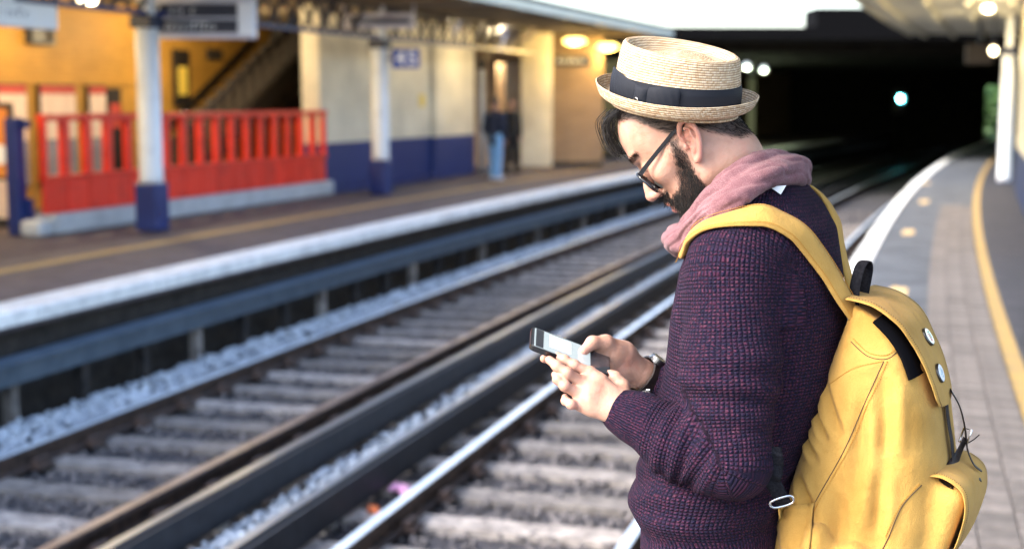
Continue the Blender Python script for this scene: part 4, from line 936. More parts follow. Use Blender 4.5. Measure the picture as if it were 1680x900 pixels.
def sstep(a, b, x): t = np.clip((x-a)/(b-a),0,1); return t*t*(3-2*t)
def hairmask(f,l,u): return sstep(-.004,.012,u-hairline(f))
def beardmask(f,l,u):
    front = np.interp(u,[-.13,-.06,-.046,-.025,-.008,.02,.03],[.3,.3,.064,.05,.034,.028,.028]); back = np.interp(u,[-.13,-.093,-.067,-.033,-.014,.02,.03],[.036,.034,.024,.018,.013,.01,.01])
    m = sstep(-.006,.008,front-f)*sstep(-.004,.006,f-back)*sstep(.03,.02,u)
    mou = sstep(.07,.08,f)*sstep(-.05,-.046,u)*sstep(-.031,-.036,u)*(np.abs(l) < .03)
    lip = (f > .082)&(u < -.046)&(u > -.076)&(np.abs(l) < .024)
    chin = sstep(-.07,-.076,u)*(f > .05)
    m = np.maximum(np.maximum(m, mou), chin*.95); m[lip] = 0; m[(u < -.135)] = 0; return m
wav = fnoise(VV, 90, 3, 2)*.004
hairy = np.where(isH, np.maximum(hairmask(f_+wav,l_,u_+wav)*.9, beardmask(f_+wav*1.5,l_,u_+wav)*.72), 0)
brow = np.where(isH & (np.abs(np.abs(l_)-.03) < .02) & (np.abs(u_-(.044-.12*(np.abs(l_)-.03)**1*.2)) < .005) & (f_ > .06), .5, 0); hairy = np.maximum(hairy, brow)
lipm = np.where(isH & (f_ > .09)&(u_ < -.0485)&(u_ > -.0715)&(np.abs(l_) < .0195), .7, 0)
flush = lipm.copy(); i0 = len(hV); i1 = i0+len(earL[0])+len(earR[0]); flush[i0:i1] = .34+.2*fnoise(VV[i0:i1],60,5); i2 = i1+len(lV)+len(rV)
for tip in [p_[-1] for p_ in lf+rf]+[lt[-1],rt[-1]]+[p_[0] for p_ in lf+rf]+lm:
    d = np.linalg.norm(VV-tip,axis=1); flush = np.maximum(flush, .28*np.exp(-(d/.011)**2))
flush = np.where(isH & (f_ > .1) & (np.abs(u_+.02) < .02), np.maximum(flush,.25*np.exp(-((u_+.022)/.012)**2)), flush); flush = np.clip(flush,0,1)
me = npmesh('body', VV, QQ); vattr(me,'flush',flush); vattr(me,'hairy',np.clip(hairy,0,1)); body = link('body', me, M['skin'], man, True)
# eyes under lowered lids
for s_ in (-1,1):
    b = MB(); c = hp(.0838,.0325*s_,.0195); b.tube([c-FH*.011,c-FH*.006,c,c+FH*.006,c+FH*.0105,c+FH*.012],[.004,.0095,.0118,.0098,.005,.001],14).build('eyeball', M['eye_white'], body, True)
# ---- hair and beard strands
hN = vnormals(hV,hQ); fc = hV[hQ].mean(1); fn = nz_ = hN[hQ[:,0]]; Hf = (fc-HO)@HM.T
def grow(mask, n, L, lenj, dirf, r, name, m, parent, bendk=.2, seg=4):
    p_ = np.clip(mask,0,None); p_ = p_/p_.sum(); ix = rng.choice(len(fc), n, p=p_)
    P = fc[ix]+rng.normal(0,.0012,(n,3)); Nn = fn[ix]; D = dirf(Hf[ix],Nn); D = D+rng.normal(0,.16,(n,3)); D -= 0*Nn; D /= np.linalg.norm(D,axis=1)[:,None]
    V_, Q_ = strands(P-Nn*.0015, D, L(Hf[ix])*rng.uniform(1-lenj,1+lenj,n), r, -Nn*bendk+rng.normal(0,.1,(n,3)), seg)
    return link(name, npmesh(name,V_,Q_), m, parent, True)
def d_side(h,N_): d = np.outer(-np.ones(len(h)),FH)*(.75+0*h[:,:1])-UH*np.where(h[:,:1] < -.01,.9,.45); d = d-N_*(d*N_).sum(1)[:,None]; return nz_rows(d)+N_*.28
def nz_rows(a): return a/np.maximum(np.linalg.norm(a,axis=1),1e-9)[:,None]
hm = hairmask(Hf[:,0],Hf[:,1],Hf[:,2])*(Hf[:,2] < .14)
hairo = grow(hm**1.2, 17000, lambda h: np.interp(h[:,2],[-.06,0,.06,.12],[.005,.010,.017,.02]), .35, d_side, .0004, 'hair', M['hair'], man)
bmk = beardmask(Hf[:,0],Hf[:,1],Hf[:,2])
def d_beard(h,N_): d = np.outer(np.ones(len(h)),-UH*.85+FH*.2); d = d-N_*(d*N_).sum(1)[:,None]*.8; return nz_rows(d)*.8+N_*.55
beard = grow(bmk**1.3, 9000, lambda h: np.interp(h[:,2],[-.11,-.07,-.03,.02],[.019,.016,.011,.006]), .4, d_beard, .00038, 'beard', M['hair'], man, .1)
eb = (np.abs(np.abs(Hf[:,1])-.031) < .02)*(np.abs(Hf[:,2]-.0445) < .0045)*(Hf[:,0] > .06)
def d_brow(h,N_): return nz_rows(np.outer(np.sign(h[:,1]),LH)+UH*.25-FH*.3)+N_*.35
grow(eb.astype(float), 900, lambda h: .009+0*h[:,0], .3, d_brow, .0003, 'eyebrow', M['hair'], man, .2)
# swept fringe falling in front of the forehead
paths = []
for i in range(85):
    l0 = rng.uniform(-.05,.05); k = rng.random(); sp = rng.normal(0,.0035,3)-FH*.008; dl = rng.normal(0,.009)
    paths.append(spline([hp(.075+.01*k,l0*.9,.128+.008*k)+sp, hp(.1+.012*k,l0,.124+.006*k)+sp, hp(.117+.009*k,l0+dl,.1-.004*k)+sp, hp(.121+.006*k,l0+dl*1.5,.074+.006*k)+sp, hp(.111+.004*k,l0+dl*2,.058+.012*k)+rng.normal(0,.004,3)],5))
fr_ = MB()
for p_ in paths: fr_.tube([tuple(a) for a in p_], list(np.interp(np.linspace(0,1,len(p_)),[0,.7,1],[.0006,.0005,.00012])), 4)
fr_.build('fringe', M['hair'], hairo, True)
# ---- glasses
gl_ = empty('glasses', hp(.1,0,0)); gl_.parent = man; gl_.matrix_parent_inverse = Matrix.Translation(man.location).inverted()
tilt = nz(UH*.98+FH*.17)
for s_ in (-1,1):
    P_ = []; 
    for k in range(28):
        th = 2*math.pi*k/28; ct_, st_ = math.cos(th), math.sin(th); x = .0275*abs(ct_)**.7*math.copysign(1,ct_); y = .0225*abs(st_)**.75*math.copysign(1,st_)
        P_.append(hp(.107,0,-.003)+LH*(s_*(.034)+x)+tilt*y-FH*.12*abs(s_*.034+x)*.9)
    b = MB(); b.tube(P_+[P_[0],P_[1]], .0028, 8, False); rim = b.build('rim', M['frame_black'], gl_, True)
    b = MB(); b.add(P_, [tuple(range(28))]).build('lens', M['lens_glass'], rim)
    e0 = hp(.1,.0605*s_,.009); b = MB()
    pts = spline([hp(.1005,.0585*s_,.011),hp(.098,.0655*s_,.013),hp(.07,.07*s_,.019),hp(.03,.076*s_,.026),hp(.004,.079*s_,.03),hp(-.012,.08*s_,.022),hp(-.02,.078*s_,.006)],4)
    for i in range(len(pts)-1): b.bar(pts[i],pts[i+1],.0026,float(np.interp(i/len(pts),[0,.5,1],[.0085,.0066,.005])),tuple(UH))
    b.build('temple_arm', M['frame_black'], gl_)
MB().tube(spline([hp(.1045,-.008,.006),hp(.108,0,.009),hp(.1045,.008,.006)],5),.0024,8).build('bridge', M['frame_black'], gl_, True)
# ---- hat
HU = nz([.075,-.215,1.]); FdT = np.array([-math.cos(R(21)),math.sin(R(21)),0]); HF = nz(FdT-HU*(FdT@HU)); HL = np.cross(HU,HF); HL = HL if HL@Ld > 0 else -HL
HC = W(1108,168,2.455)
hat = empty('straw_hat', HC); hat.parent = man; hat.matrix_parent_inverse = Matrix.Translation(man.location).inverted()
ea, ebr = .1095, .097
def hatpt(th, g, o, z, off=0.): return HC+HF*np.cos(th)[...,None]*((ea*g+o+off)[...,None])+HL*np.sin(th)[...,None]*((ebr*g+o+off)[...,None])+HU*np.asarray(z)[...,None]
def lathe(prof, nth, name, m, parent, zmod=None, th0=0, th1=2*math.pi, closed=True, off=None):
    """prof rows: (g, o, z); returns a mesh with the weave attribute (around, along profile)"""
    pr = np.array(prof,float); s_ = np.concatenate([[0],np.cumsum(np.linalg.norm(np.diff(np.c_[pr[:,0]*.1+pr[:,1],pr[:,2]],axis=0),axis=1))])
    th = np.linspace(th0,th1,nth,endpoint=not closed); TH, Sx = np.meshgrid(th,np.arange(len(pr))); g, o, z = pr[Sx,0], pr[Sx,1], pr[Sx,2]
    if zmod is not None: z = z+zmod(TH,g)
    P = hatpt(TH,g,o,z, 0 if off is None else off(TH,Sx/(len(pr)-1.)))
    n = nth; k = len(pr); j = np.arange(n if closed else n-1); i = np.arange(k-1)[:,None]
    Q = np.stack([i*n+j,i*n+(j+1)%n,(i+1)*n+(j+1)%n,(i+1)*n+j],-1).reshape(-1,4)
    me = npmesh(name,P.reshape(-1,3),Q); vattr(me,'weave',np.stack([TH*.1*np.maximum(g,.3),s_[Sx],0*g],-1).reshape(-1,3)); return link(name,me,m,parent,True)
CHh = .094
def topmod(TH, g):
    # crown rises slightly to the front, dips and pinches within the rim
    k = np.clip(g/.9,0,1); slope = .004*np.cos(TH)*k
    return slope
crown = [(1,0,-.012),(1,0,0)]+[(np.interp(t,[0,.35,.85,1],[1,.995,.94,.905]),0,CHh*t) for t in np.linspace(.05,.95,26)]
crown += [(.895,0,CHh*.975),(.875,0,CHh*.99),(.85,0,CHh*.992),(.82,0,CHh*.975),(.79,0,CHh*.93),(.75,0,CHh*.87),(.7,0,CHh*.825),(.64,0,CHh*.815),(.56,0,CHh*.84),(.47,0,CHh*.885),(.36,0,CHh*.915),(.24,0,CHh*.925),(.12,0,CHh*.93),(.01,0,CHh*.93)]
def topmod2(TH, g):
    inner = np.clip((.9-g)/.4,0,1); back = np.clip(-np.cos(TH),0,1)
    return np.where(g <= .9, .006*np.cos(TH)*np.clip(g/.9,0,1) - .008*inner*np.clip(np.cos(TH),0,1), .006*np.cos(TH)*np.clip((1-g)/.1,0,1)) + 0*back
lathe(crown, 220, 'crown', M['straw'], hat, topmod2)
def brimz(TH, g): return .008*np.abs(np.cos(TH))**2
br_ = [(1,-.003,.002),(1,.004,-.004),(1,.011,-.0068),(1,.018,-.0055),(1,.0235,-.001),(1,.027,.006),(1,.029,.011),(1,.0305,.0155),(1,.031,.0175),(1,.0298,.0185),(1,.0284,.0172),(1,.0264,.0125),(1,.0238,.007),(1,.0195,.002),(1,.014,-.0005),(1,.007,.0005),(1,-.003,.004)]
br2 = []
for a_, b_ in zip(br_[:-1],br_[1:]):
    for k in range(3): br2.append(tuple(np.array(a_)*(1-k/3)+np.array(b_)*k/3))
br2.append(br_[-1]); lathe(br2, 220, 'brim', M['straw'], hat, brimz)
cg = lambda z: np.interp(z/CHh,[0,.35,.85,1],[1,.995,.94,.905])
band = lathe([(cg(z),.0008+.0012*(0<i<9),z) for i, z in enumerate(np.linspace(.001,.044,11))], 160, 'hat_band', M['ribbon'], hat)
def th_of(u, v0=.02):
    th = np.linspace(.02,math.pi-.02,400); p = hatpt(th,np.ones(400),np.zeros(400),np.full(400,v0)); uu = 840+FPX*p[:,0]/(CP*p[:,1]-SP*(p[:,2]-CAMZ)); return th[np.argmin(np.abs(uu-u))]
def bowloop(u0,u1,zc0,zc1,amp,name,waist):
    t0, t1 = th_of(u0), th_of(u1); n = 34; pr = []
    o = lambda TH,s_: .002+amp*np.sin(np.clip((TH-min(t0,t1))/abs(t1-t0),0,1)*math.pi)**.6*np.sin(np.clip(s_,0,1)*math.pi)**.5+.0004*np.sin(TH*60+s_*9)*np.sin(s_*math.pi)
    def zm(TH,g):
        k = np.clip((TH-t0)/(t1-t0),0,1); zr = np.linspace(-1,1,TH.shape[0])[:,None]; h_ = np.interp(k,[0,.5,1],waist); return zr*(h_-1)*(zc1-zc0)*.5
    lathe([(cg(z),.0026,z) for z in np.linspace(zc0,zc1,16)], n, name, M['ribbon'], band, zm, t0, t1, False, o)
bowloop(1004,1046,.0015,.05,.004,'bow_loop',[1.15,1.05,.6]); bowloop(1060,1114,.002,.043,.0045,'bow_loop',[.75,1.05,1.0]); bowloop(1043,1064,.004,.039,.006,'bow_knot',[1,1,1])
tk = th_of(1050); pk = hatpt(np.array([tk]),np.array([.99]),np.array([.0105]),np.array([.014]))[0]; nk = nz(HF*math.cos(tk)+HL*math.sin(tk))
MB().disc(pk,nk,.0062,.002,20).build('button', M['steel_dark'], band); b = MB(); b.tube([pk+nk*.002+(HU*math.cos(a)+np.cross(nk,HU)*math.sin(a))*.0055 for a in np.linspace(0,6.283,20)],.0007,6).build('button_rim', M['steel'], band)
# ---- sweater
S = SDF((man.location.x-.42,2.05,.72),(man.location.x+.32,2.82,1.60), .0058)
sl_, P = S.full(); Zg = P[2]; cx = np.interp(Zg,tz,tx); a_ = np.interp(Zg,tz,ta); b_ = np.interp(Zg,tz,tb)
qx, qy = P[0]-cx, P[1]-2.46; qf = qx*Fd[0]+qy*Fd[1]; ql = qx*Ld[0]+qy*Ld[1]
d = (np.sqrt(np.sqrt((np.abs(qf)/a_)**4*.35+(np.abs(qf)/a_)**2*(np.abs(ql)/b_)**2*.9+(np.abs(ql)/b_)**4*.35+.65*((qf/a_)**2+(ql/b_)**2)**2))-1)*np.minimum(a_,b_)*.95
d = np.maximum(d, np.maximum(Zg-tz[-1], tz[0]-Zg)); S.d[:] = d.astype(np.float32)
for s_, pS in ((1,SL),(-1,SR)): S.cone(W(1262,350,2.46)+Ld*.04*s_, pS+Zd*.012, .05, .056, .05)
armL = [SL+Zd*.01, SL*.5+EL*.5+np.array([-.004,-.006,0]), EL, EL*.5+WL*.5+np.array([.0,0,-.012]), WL*.84+EL*.16, WL*1.0]
rL = [.064,.076,.064,.055,.041,.037]
trunk_d = S.d.copy()
SA = SDF(S.lo, S.lo+S.h*(S.n-1), S.h); SA.chain(armL, rL, .022); SA.d = SA.d[:S.n[0],:S.n[1],:S.n[2]]
SB = SDF(S.lo, S.lo+S.h*(S.n-1), S.h); SB.chain([SR,ER,WR*.5+ER*.5,WR+(WR-ER)*.02],[.074,.062,.05,.037], .02)
k = .022; hh = np.maximum(k-np.abs(S.d-SA.d),0)/k; S.d = np.minimum(S.d,SA.d)-hh*hh*k*.25; hh = np.maximum(k-np.abs(S.d-SB.d),0)/k; S.d = np.minimum(S.d,SB.d)-hh*hh*k*.25
sV, sQ = S.mesh(); sV = smooth_mesh(sV, sQ, 2)
def pchain(V_, pts):
    best = np.full(len(V_),9.); sa = np.zeros(len(V_)); an = np.zeros(len(V_)); acc = 0.
    ref = nz(np.cross(pts[1]-pts[0],[.3,.2,.9])); 
    for i in range(len(pts)-1):
        ab = pts[i+1]-pts[i]; L_ = np.linalg.norm(ab); dd = ab/L_; ref = nz(ref-dd*(ref@dd)); r2 = np.cross(dd,ref)
        t = np.clip(((V_-pts[i])@ab)/(L_*L_),-.3 if i == 0 else 0,1); c = V_-pts[i]-t[:,None]*ab; ds = np.linalg.norm(c,axis=1); up = ds < best
        best[up] = ds[up]; sa[up] = acc+t[up]*L_; an[up] = np.arctan2(c[up]@r2,c[up]@ref); acc += L_
    return best, sa, an
def samp(G, V_):
    ix = np.clip(np.rint((V_-S.lo)/S.h).astype(int),0,np.array(G.shape)-1); return G[ix[:,0],ix[:,1],ix[:,2]]
dT, dA, dB = samp(trunk_d,sV), samp(SA.d,sV), samp(SB.d,sV); part = np.argmin(np.stack([dT,dA,dB]),0); sd_ = (sV-SL)@nz(Ld-Zd*.12+Bd*.1); hi_ = sV[:,2] > SL[2]-.09; part = np.where(hi_ & (part != 2) & ((sV-SC)@Ld > 0), np.where(sd_ > -.03, 1, 0), part)
armS = spline([SL*.45+SC*.55+Zd*.075, SL*.8+SC*.2+Zd*.062, SL+Zd*.01+np.array([-.004,0,0]), SL*.6+EL*.4, SL*.22+EL*.78+np.array([.006,0,0]), EL+np.array([.008,-.004,-.018]), EL*.72+WL*.28, EL*.4+WL*.6, WL], 6); _, sA_, aA = pchain(sV, list(armS)); _, sB_, aB = pchain(sV,[SR,ER,WR])
LA = np.linalg.norm(np.diff(armS,axis=0),axis=1).sum()
cx = np.interp(sV[:,2],tz,tx); th = np.arctan2((sV[:,0]-cx)*Ld[0]+(sV[:,1]-2.46)*Ld[1],(sV[:,0]-cx)*Fd[0]+(sV[:,1]-2.46)*Fd[1])
zh = W(1168,845,2.46)[2]
ku = np.where(part == 0, th*.165, np.where(part == 1, aA*.068, aB*.06)); kv = np.where(part == 0, sV[:,2], np.where(part == 1, sA_, sB_))
rib = np.where(part == 0, (sV[:,2] < zh)*1., np.where(part == 1, (sA_ > LA-.055)*1., (sB_ > sB_.max()-.07)*1.))
# folds: bunched sleeve above the cuff, elbow creases, soft drape, blouse above the hem
sN = vnormals(sV,sQ)
fo = np.where(part == 1, .0042*np.sin(sA_*6.283/.034+1.2*np.sin(aA*2)+aA)*np.exp(-((sA_-(LA-.15))/.075)**2) + .004*np.sin(sA_*6.283/.05+aA*1.3)*np.exp(-((sA_-.34)/.06)**2), 0)
fo = fo+np.where(part == 1, .0045*fnoise(sV,5,11,2), .005*fnoise(sV*np.array([1,1,.6]),5,12,2))
fo = fo+np.where(part == 0, .004*np.sin(sV[:,2]*6.283/.06+2*np.sin(th*3))*np.exp(-((sV[:,2]-zh-.07)/.05)**2), 0)
sV = sV+sN*fo[:,None]
me = npmesh('sweater', sV, sQ); fp_ = part[sQ[:,0]]
AU = np.stack([th,aA,aB],1)[sQ, fp_[:,None]]; AU = np.where((AU.max(1)-AU.min(1) > 3.)[:,None] & (AU < 0), AU+2*math.pi, AU); KV = np.stack([sV[:,2],sA_,sB_],1)[sQ, fp_[:,None]]
kn_ = np.stack([AU*np.array([.165,.068,.06])[fp_][:,None], KV, rib[sQ]],-1).astype(np.float32)
at_ = me.attributes.new('knit','FLOAT_VECTOR','CORNER'); at_.data.foreach_set('vector', kn_.ravel()); sweater = link('sweater', me, M['knit'], man, True)
sbv = mk_bvh(sV,sQ)
# cuffs and hem rolls
for pts, rr, nm in (([armL[-1]*1.0, armL[-1]+nz(armL[-1]-armL[-2])*.012],[.0365,.0335],'cuff'),([WR, WR+nz(WR-ER)*.012],[.036,.034],'cuff')):
    b = MB(); d0 = nz(np.array(pts[1])-pts[0]); b.tube([pts[0]-d0*.03,pts[0],pts[0]+d0*.009,pts[1],pts[1]-d0*.001,pts[0]-d0*.02],[rr[0]*.98,rr[0],rr[0]*.99,rr[0]*.92,rr[1]*.84,rr[1]*.82],48,False)
    me = b.mesh(nm); v_ = np.array([v.co[:] for v in me.vertices]); _, s2, a2 = pchain(v_,[pts[0]-d0*.03,pts[1]]); vattr(me,'knit',np.stack([a2*.037,s2,np.ones(len(v_))],1)); link(nm,me,M['knit'],sweater,True)
# ---- trousers and shoes (below the frame, they carry the figure)
S = SDF((man.location.x-.35,2.1,0.0),(man.location.x+.35,2.85,.96), .012); S.ell(HIP-Zd*.02, np.array([Fd,Ld,Zd]), (.1,.14,.12))
for s_ in (-1,1):
    h_ = HIP+Ld*.09*s_; kn = h_+Fd*.03-Zd*.42; an = np.array([h_[0],h_[1],.06])-Fd*.02; S.chain([h_-Zd*.12-Ld*.012*s_,kn,an],[.088,.072,.06],.03)
S.d = np.maximum(S.d, .045-S.full()[1][2]); tV, tQ = S.mesh(); link('trousers', npmesh('trousers',tV,tQ), M['denim'], man, True)
for s_ in (-1,1):
    an = np.array([HIP[0],HIP[1],0])+Ld*.09*s_-Fd*.02; S = SDF(an-[.25,.25,.01],an+[.25,.25,.16],.006); S.ell(an+Fd*.06+Zd*.045, np.array([Fd,Ld,Zd]), (.15,.05,.045)); S.cone(an+Zd*.05,an+Zd*.1,.045,.04,.03); S.d = np.maximum(S.d, .002-S.full()[1][2]); v_, q_ = S.mesh(); link('shoe', npmesh('shoe',v_,q_), M['shoe'], man, True)
# ---- scarf: loose loops around the neck, merging in folds
A_ = [(1136,352,2.415),(1174,314,2.375),(1222,275,2.36),(1272,256,2.395),(1312,264,2.475),(1290,272,2.55),(1225,295,2.585),(1160,335,2.56),(1128,362,2.49)]
B_ = [(1112,400,2.425),(1150,368,2.355),(1206,330,2.315),(1265,303,2.345),(1316,287,2.43),(1312,300,2.56),(1240,322,2.63),(1150,372,2.59),(1112,404,2.51)]
S = SDF(W(1085,240,2.45)-[0,.2,.2], W(1345,240,2.5)+[0,.2,.03], .0032)
for j, t in enumerate((0,.2,.42,.64,.84,1.0)):
    pts = []
    for i, (a_, b_) in enumerate(zip(A_,B_)):
        w_ = np.clip(t+.09*math.sin(i*1.9+j*2.3),-.03,1.03); p_ = W(*a_)*(1-w_)+W(*b_)*w_; nc_ = np.array([NECK[0],NECK[1],p_[2]]); pts.append(p_+(nz(nc_-p_)*.008 if j%2 else 0)+rng.normal(0,.003,3))
    sp = spline(pts,5,True); sp = np.concatenate([sp,sp[:1]]); rr = .0135+.004*np.sin(np.linspace(0,12.5,len(sp))+j*1.7); S.chain(sp, list(rr), .0018)
for (a_, b_, c_, r_) in (((1108,392,2.41),(1150,352,2.35),(1215,316,2.325),.011),((1118,408,2.40),(1165,366,2.335),(1225,326,2.31),.012),((1128,372,2.40),(1176,326,2.35),(1240,286,2.345),.010),((1215,305,2.33),(1270,281,2.345),(1322,272,2.44),.012)):
    sp = spline([W(*a_),W(*b_),W(*c_)],8); S.chain(sp,list(r_*.8*np.sin(np.linspace(.5,2.8,len(sp)))**.5),.003)
S.chain([W(1112,396,2.42),W(1108,392,2.46),W(1112,402,2.50)],[.02,.022,.02],.01)
cV, cQ = S.mesh(); cV = smooth_mesh(cV,cQ,1); cN = vnormals(cV,cQ); gd = nz(W(1206,330,2.34)-W(1190,296,2.36)); gc = (cV-NECK)@gd; wv = fnoise(cV,7,41,2)
gr = np.abs(((gc/.021+.55*wv)%1)-.5)*2; gr = np.clip((.34-gr)/.34,0,1)**1.2; cV = cV+cN*(.0014*fnoise(cV,16,21,3)-.0065*gr*(.6+.4*fnoise(cV,5,43,1)))[:,None]; cV = smooth_mesh(cV,cQ,1,.35)
link('scarf', npmesh('scarf',cV,cQ), M['scarf'], man, True)
p_, n_ = cast(sbv,1281,313); p_ = np.array(p_); n_ = np.array(n_)
t1 = W(1268,309,p_[1])-.0; MB().add([W(1262,306,p_[1]-.012),W(1290,304,p_[1]-.012),W(1281,319,p_[1]-.014),W(1262,306,p_[1]-.008),W(1290,304,p_[1]-.008),W(1281,319,p_[1]-.010)],[(0,1,2),(5,4,3),(0,3,4,1),(1,4,5,2),(2,5,3,0)]).build('collar_label', M['shirt'], sweater)
# ---- wrist watch
wc = q(1058,617,2.504); wd = nz(RF-RW); wx = nz(np.cross(wd,Zd)); wy = np.cross(wx,wd)
wt = empty('wrist_watch', wc); wt.parent = man; wt.matrix_parent_inverse = Matrix.Translation(man.location).inverted()
b = MB(); n = 40; ring = []
for i in range(n):
    th_ = 2*math.pi*i/n; dr = wx*math.cos(th_)+wy*math.sin(th_)
    for (r_, w_) in ((.033,-.0115),(.0365,-.0105),(.0365,.0105),(.033,.0115)): b.v.append(tuple(wc+dr*r_+wd*w_))
for i in range(n):
    for j in range(4): a_ = i*4+j; c_ = i*4+(j+1)%4; b.f.append((a_,c_,((i+1)%n)*4+(j+1)%4,((i+1)%n)*4+j))
b.build('strap', M['leather'], wt)
topd = nz(wy*.75-np.array([0,1,0])*.3) if wy[2] > 0 else nz(-wy*.75-np.array([0,1,0])*.3); topd = nz(topd-wd*(topd@wd))
b = MB(); b.disc(wc+topd*.033,topd,.0165,.009,28).build('case', M['steel_dark'], wt, False); MB().disc(wc+topd*.0422,topd,.0135,.001,28).build('dial', M['phone_glass'], wt)
b = MB(); s2 = np.cross(topd,wd)
for sg in (-1,1): b.obox(wc+topd*.035+wd*.018*sg,(.004,.004,.004))
b.build('lug', M['steel'], wt); low = -topd
MB().obox(wc+nz(s2*(1 if s2[1] < 0 else -1)*.8-topd*.4)*.0365,(.02,.006,.013),.4).build('clasp', M['steel'], wt, bevel=.0015)
# ================================================================== phone
pa = nz(np.array(W(1007,606,2.42))-W(871,553,2.42)+np.array([0,.012,0])); pbv = np.array([-.018,-.07,-.016]); pbv = nz(pbv-pa*(pbv@pa)); pn = np.cross(pa,pbv); pn = pn if pn[2] > 0 else -pn
pc = W(935,578,2.415)
ph = empty('phone', pc, 0, 'black smartphone with screen glowing as if it reflected the sky held in both hands of the man', 'phone')
def slab(c, ha, hb, hn, r, name, m, parent):
    o = MB(); n = 6; prof = []
    for (sx,sy) in ((1,1),(-1,1),(-1,-1),(1,-1)):
        for k in range(n+1):
            t = (math.pi/2)*k/n+{(1,1):0,(-1,1):math.pi/2,(-1,-1):math.pi,(1,-1):1.5*math.pi}[(sx,sy)]; prof.append((sx*(ha-r)+r*math.cos(t), sy*(hb-r)+r*math.sin(t)))
    K = len(prof); o.add([c+pa*x+pbv*y-pn*hn for x,y in prof]+[c+pa*x+pbv*y+pn*hn for x,y in prof],[tuple(range(K))[::-1],tuple(range(K,2*K))]+[(k,(k+1)%K,K+(k+1)%K,K+k) for k in range(K)])
    return o.build(name,m,parent)
slab(pc,.0735,.0365,.0042,.008,'body',M['phone_body'],ph); scr = slab(pc+pn*.0045,.072,.035,.0003,.007,'screen',M['phone_glass'],ph); slab(pc+pn*.005-pa*.016,.052,.033,.0001,.002,'display',M['phone_sky_glow'],scr); slab(pc+pn*.0053-pa*.058,.007,.032,.0001,.001,'display_bar',M['phone_glass'],scr); slab(pc+pn*.0053-pa*.02-pbv*.005,.02,.022,.0001,.002,'display_block',M['badge_white'],scr)  # the display's glow is a painted sky reflection over part of the screen
# ================================================================== backpack
A0 = W(1372,515,2.30); A1 = W(1264,835,2.35); PU = nz(A0-A1); PB = nz(Bd-PU*(Bd@PU)); PL_ = np.cross(PU,PB); PL_ = PL_ if PL_@Ld > 0 else -PL_
PM = np.array([PB,PL_,PU]); bp = empty('backpack', A1-PU*.15, 0, 'yellow canvas backpack with leather straps and two badges on the back of the man', 'backpack')
S = SDF(np.minimum(A0,A1)-[.06,.26,.28], np.maximum(A0,A1)+[.40,.33,.08], .0048); sl_, P = S.full()
q_ = [P[i]-A0[i] for i in range(3)]; pb_ = sum(PB[i]*q_[i] for i in range(3)); pl_ = sum(PL_[i]*q_[i] for i in range(3)); pt_ = -sum(PU[i]*q_[i] for i in range(3))
tt = [-.03,.0,.05,.12,.2,.3,.4,.5]; dep = [.06,.095,.145,.19,.228,.26,.278,.28]; wid = [.18,.22,.26,.285,.295,.3,.3,.3]
de = np.interp(pt_,tt,dep); wi = np.interp(pt_,tt,wid); xb = (pb_-de/2)/(de/2); xl = (pl_+.15)/(wi/2)
d = ((np.abs(xb)**3.4+np.abs(xl)**3.4)**(1/3.4)-1)*np.minimum(de,wi)*.5
d = np.maximum(d, np.maximum(-pt_-.012+.3*np.maximum(pb_-.03,0), pt_-.47)); S.d[:] = d.astype(np.float32)
bpt = lambda b_, l_, t_: A0+PB*b_+PL_*l_-PU*t_
# side and outer pockets
S.rbox(bpt(.245,-.15,.3), PM, (.040,.105,.085), .025, .012)
S.rbox(bpt(.15,.008,.44), PM, (.08,.022,.09), .02, .012)
V_, Q_ = S.mesh(); V_ = smooth_mesh(V_,Q_,3); N_ = vnormals(V_,Q_)
L3 = np.stack([(V_-A0)@PB,(V_-A0)@PL_,-(V_-A0)@PU],1)
fo = .0022*fnoise(L3*np.array([1,1,.7]),5.5,31,3)
def crease(b0,t0,b1,t1,w,amp):
    a_ = np.array([b0,t0]); b_ = np.array([b1,t1]); ab = b_-a_; p2 = L3[:,[0,2]]; t = np.clip(((p2-a_)@ab)/(ab@ab),0,1); dd = np.linalg.norm(p2-a_-t[:,None]*ab,axis=1); taper = np.sin(np.clip(t,.02,.98)*math.pi)**.6
    return 1.5*amp*(np.exp(-(dd/w)**2)-.6*np.exp(-((dd-2.0*w)/w)**2))*taper*(L3[:,1] > -.06)
for a_ in ((.0,.17,.05,.21,.006,-.006),(.0,.225,.045,.25,.006,-.006),(.005,.12,.07,.19,.007,-.005),(.10,.07,.15,.2,.012,-.009),(.085,.09,.12,.26,.012,-.006),(.02,.29,.06,.33,.007,-.006),(.1,.28,.14,.4,.014,-.007),(.05,.3,.08,.42,.012,-.005),(.15,.22,.18,.33,.01,-.006)): fo = fo+crease(*a_)
V_ = V_+N_*fo[:,None]
link('bag', npmesh('bag',V_,Q_), M['canvas'], bp, True); pbvh = mk_bvh(V_,Q_)
def near_pt(bv, p_): h = bv.find_nearest(Vector(p_)); return np.array(h[0]), np.array(h[1])
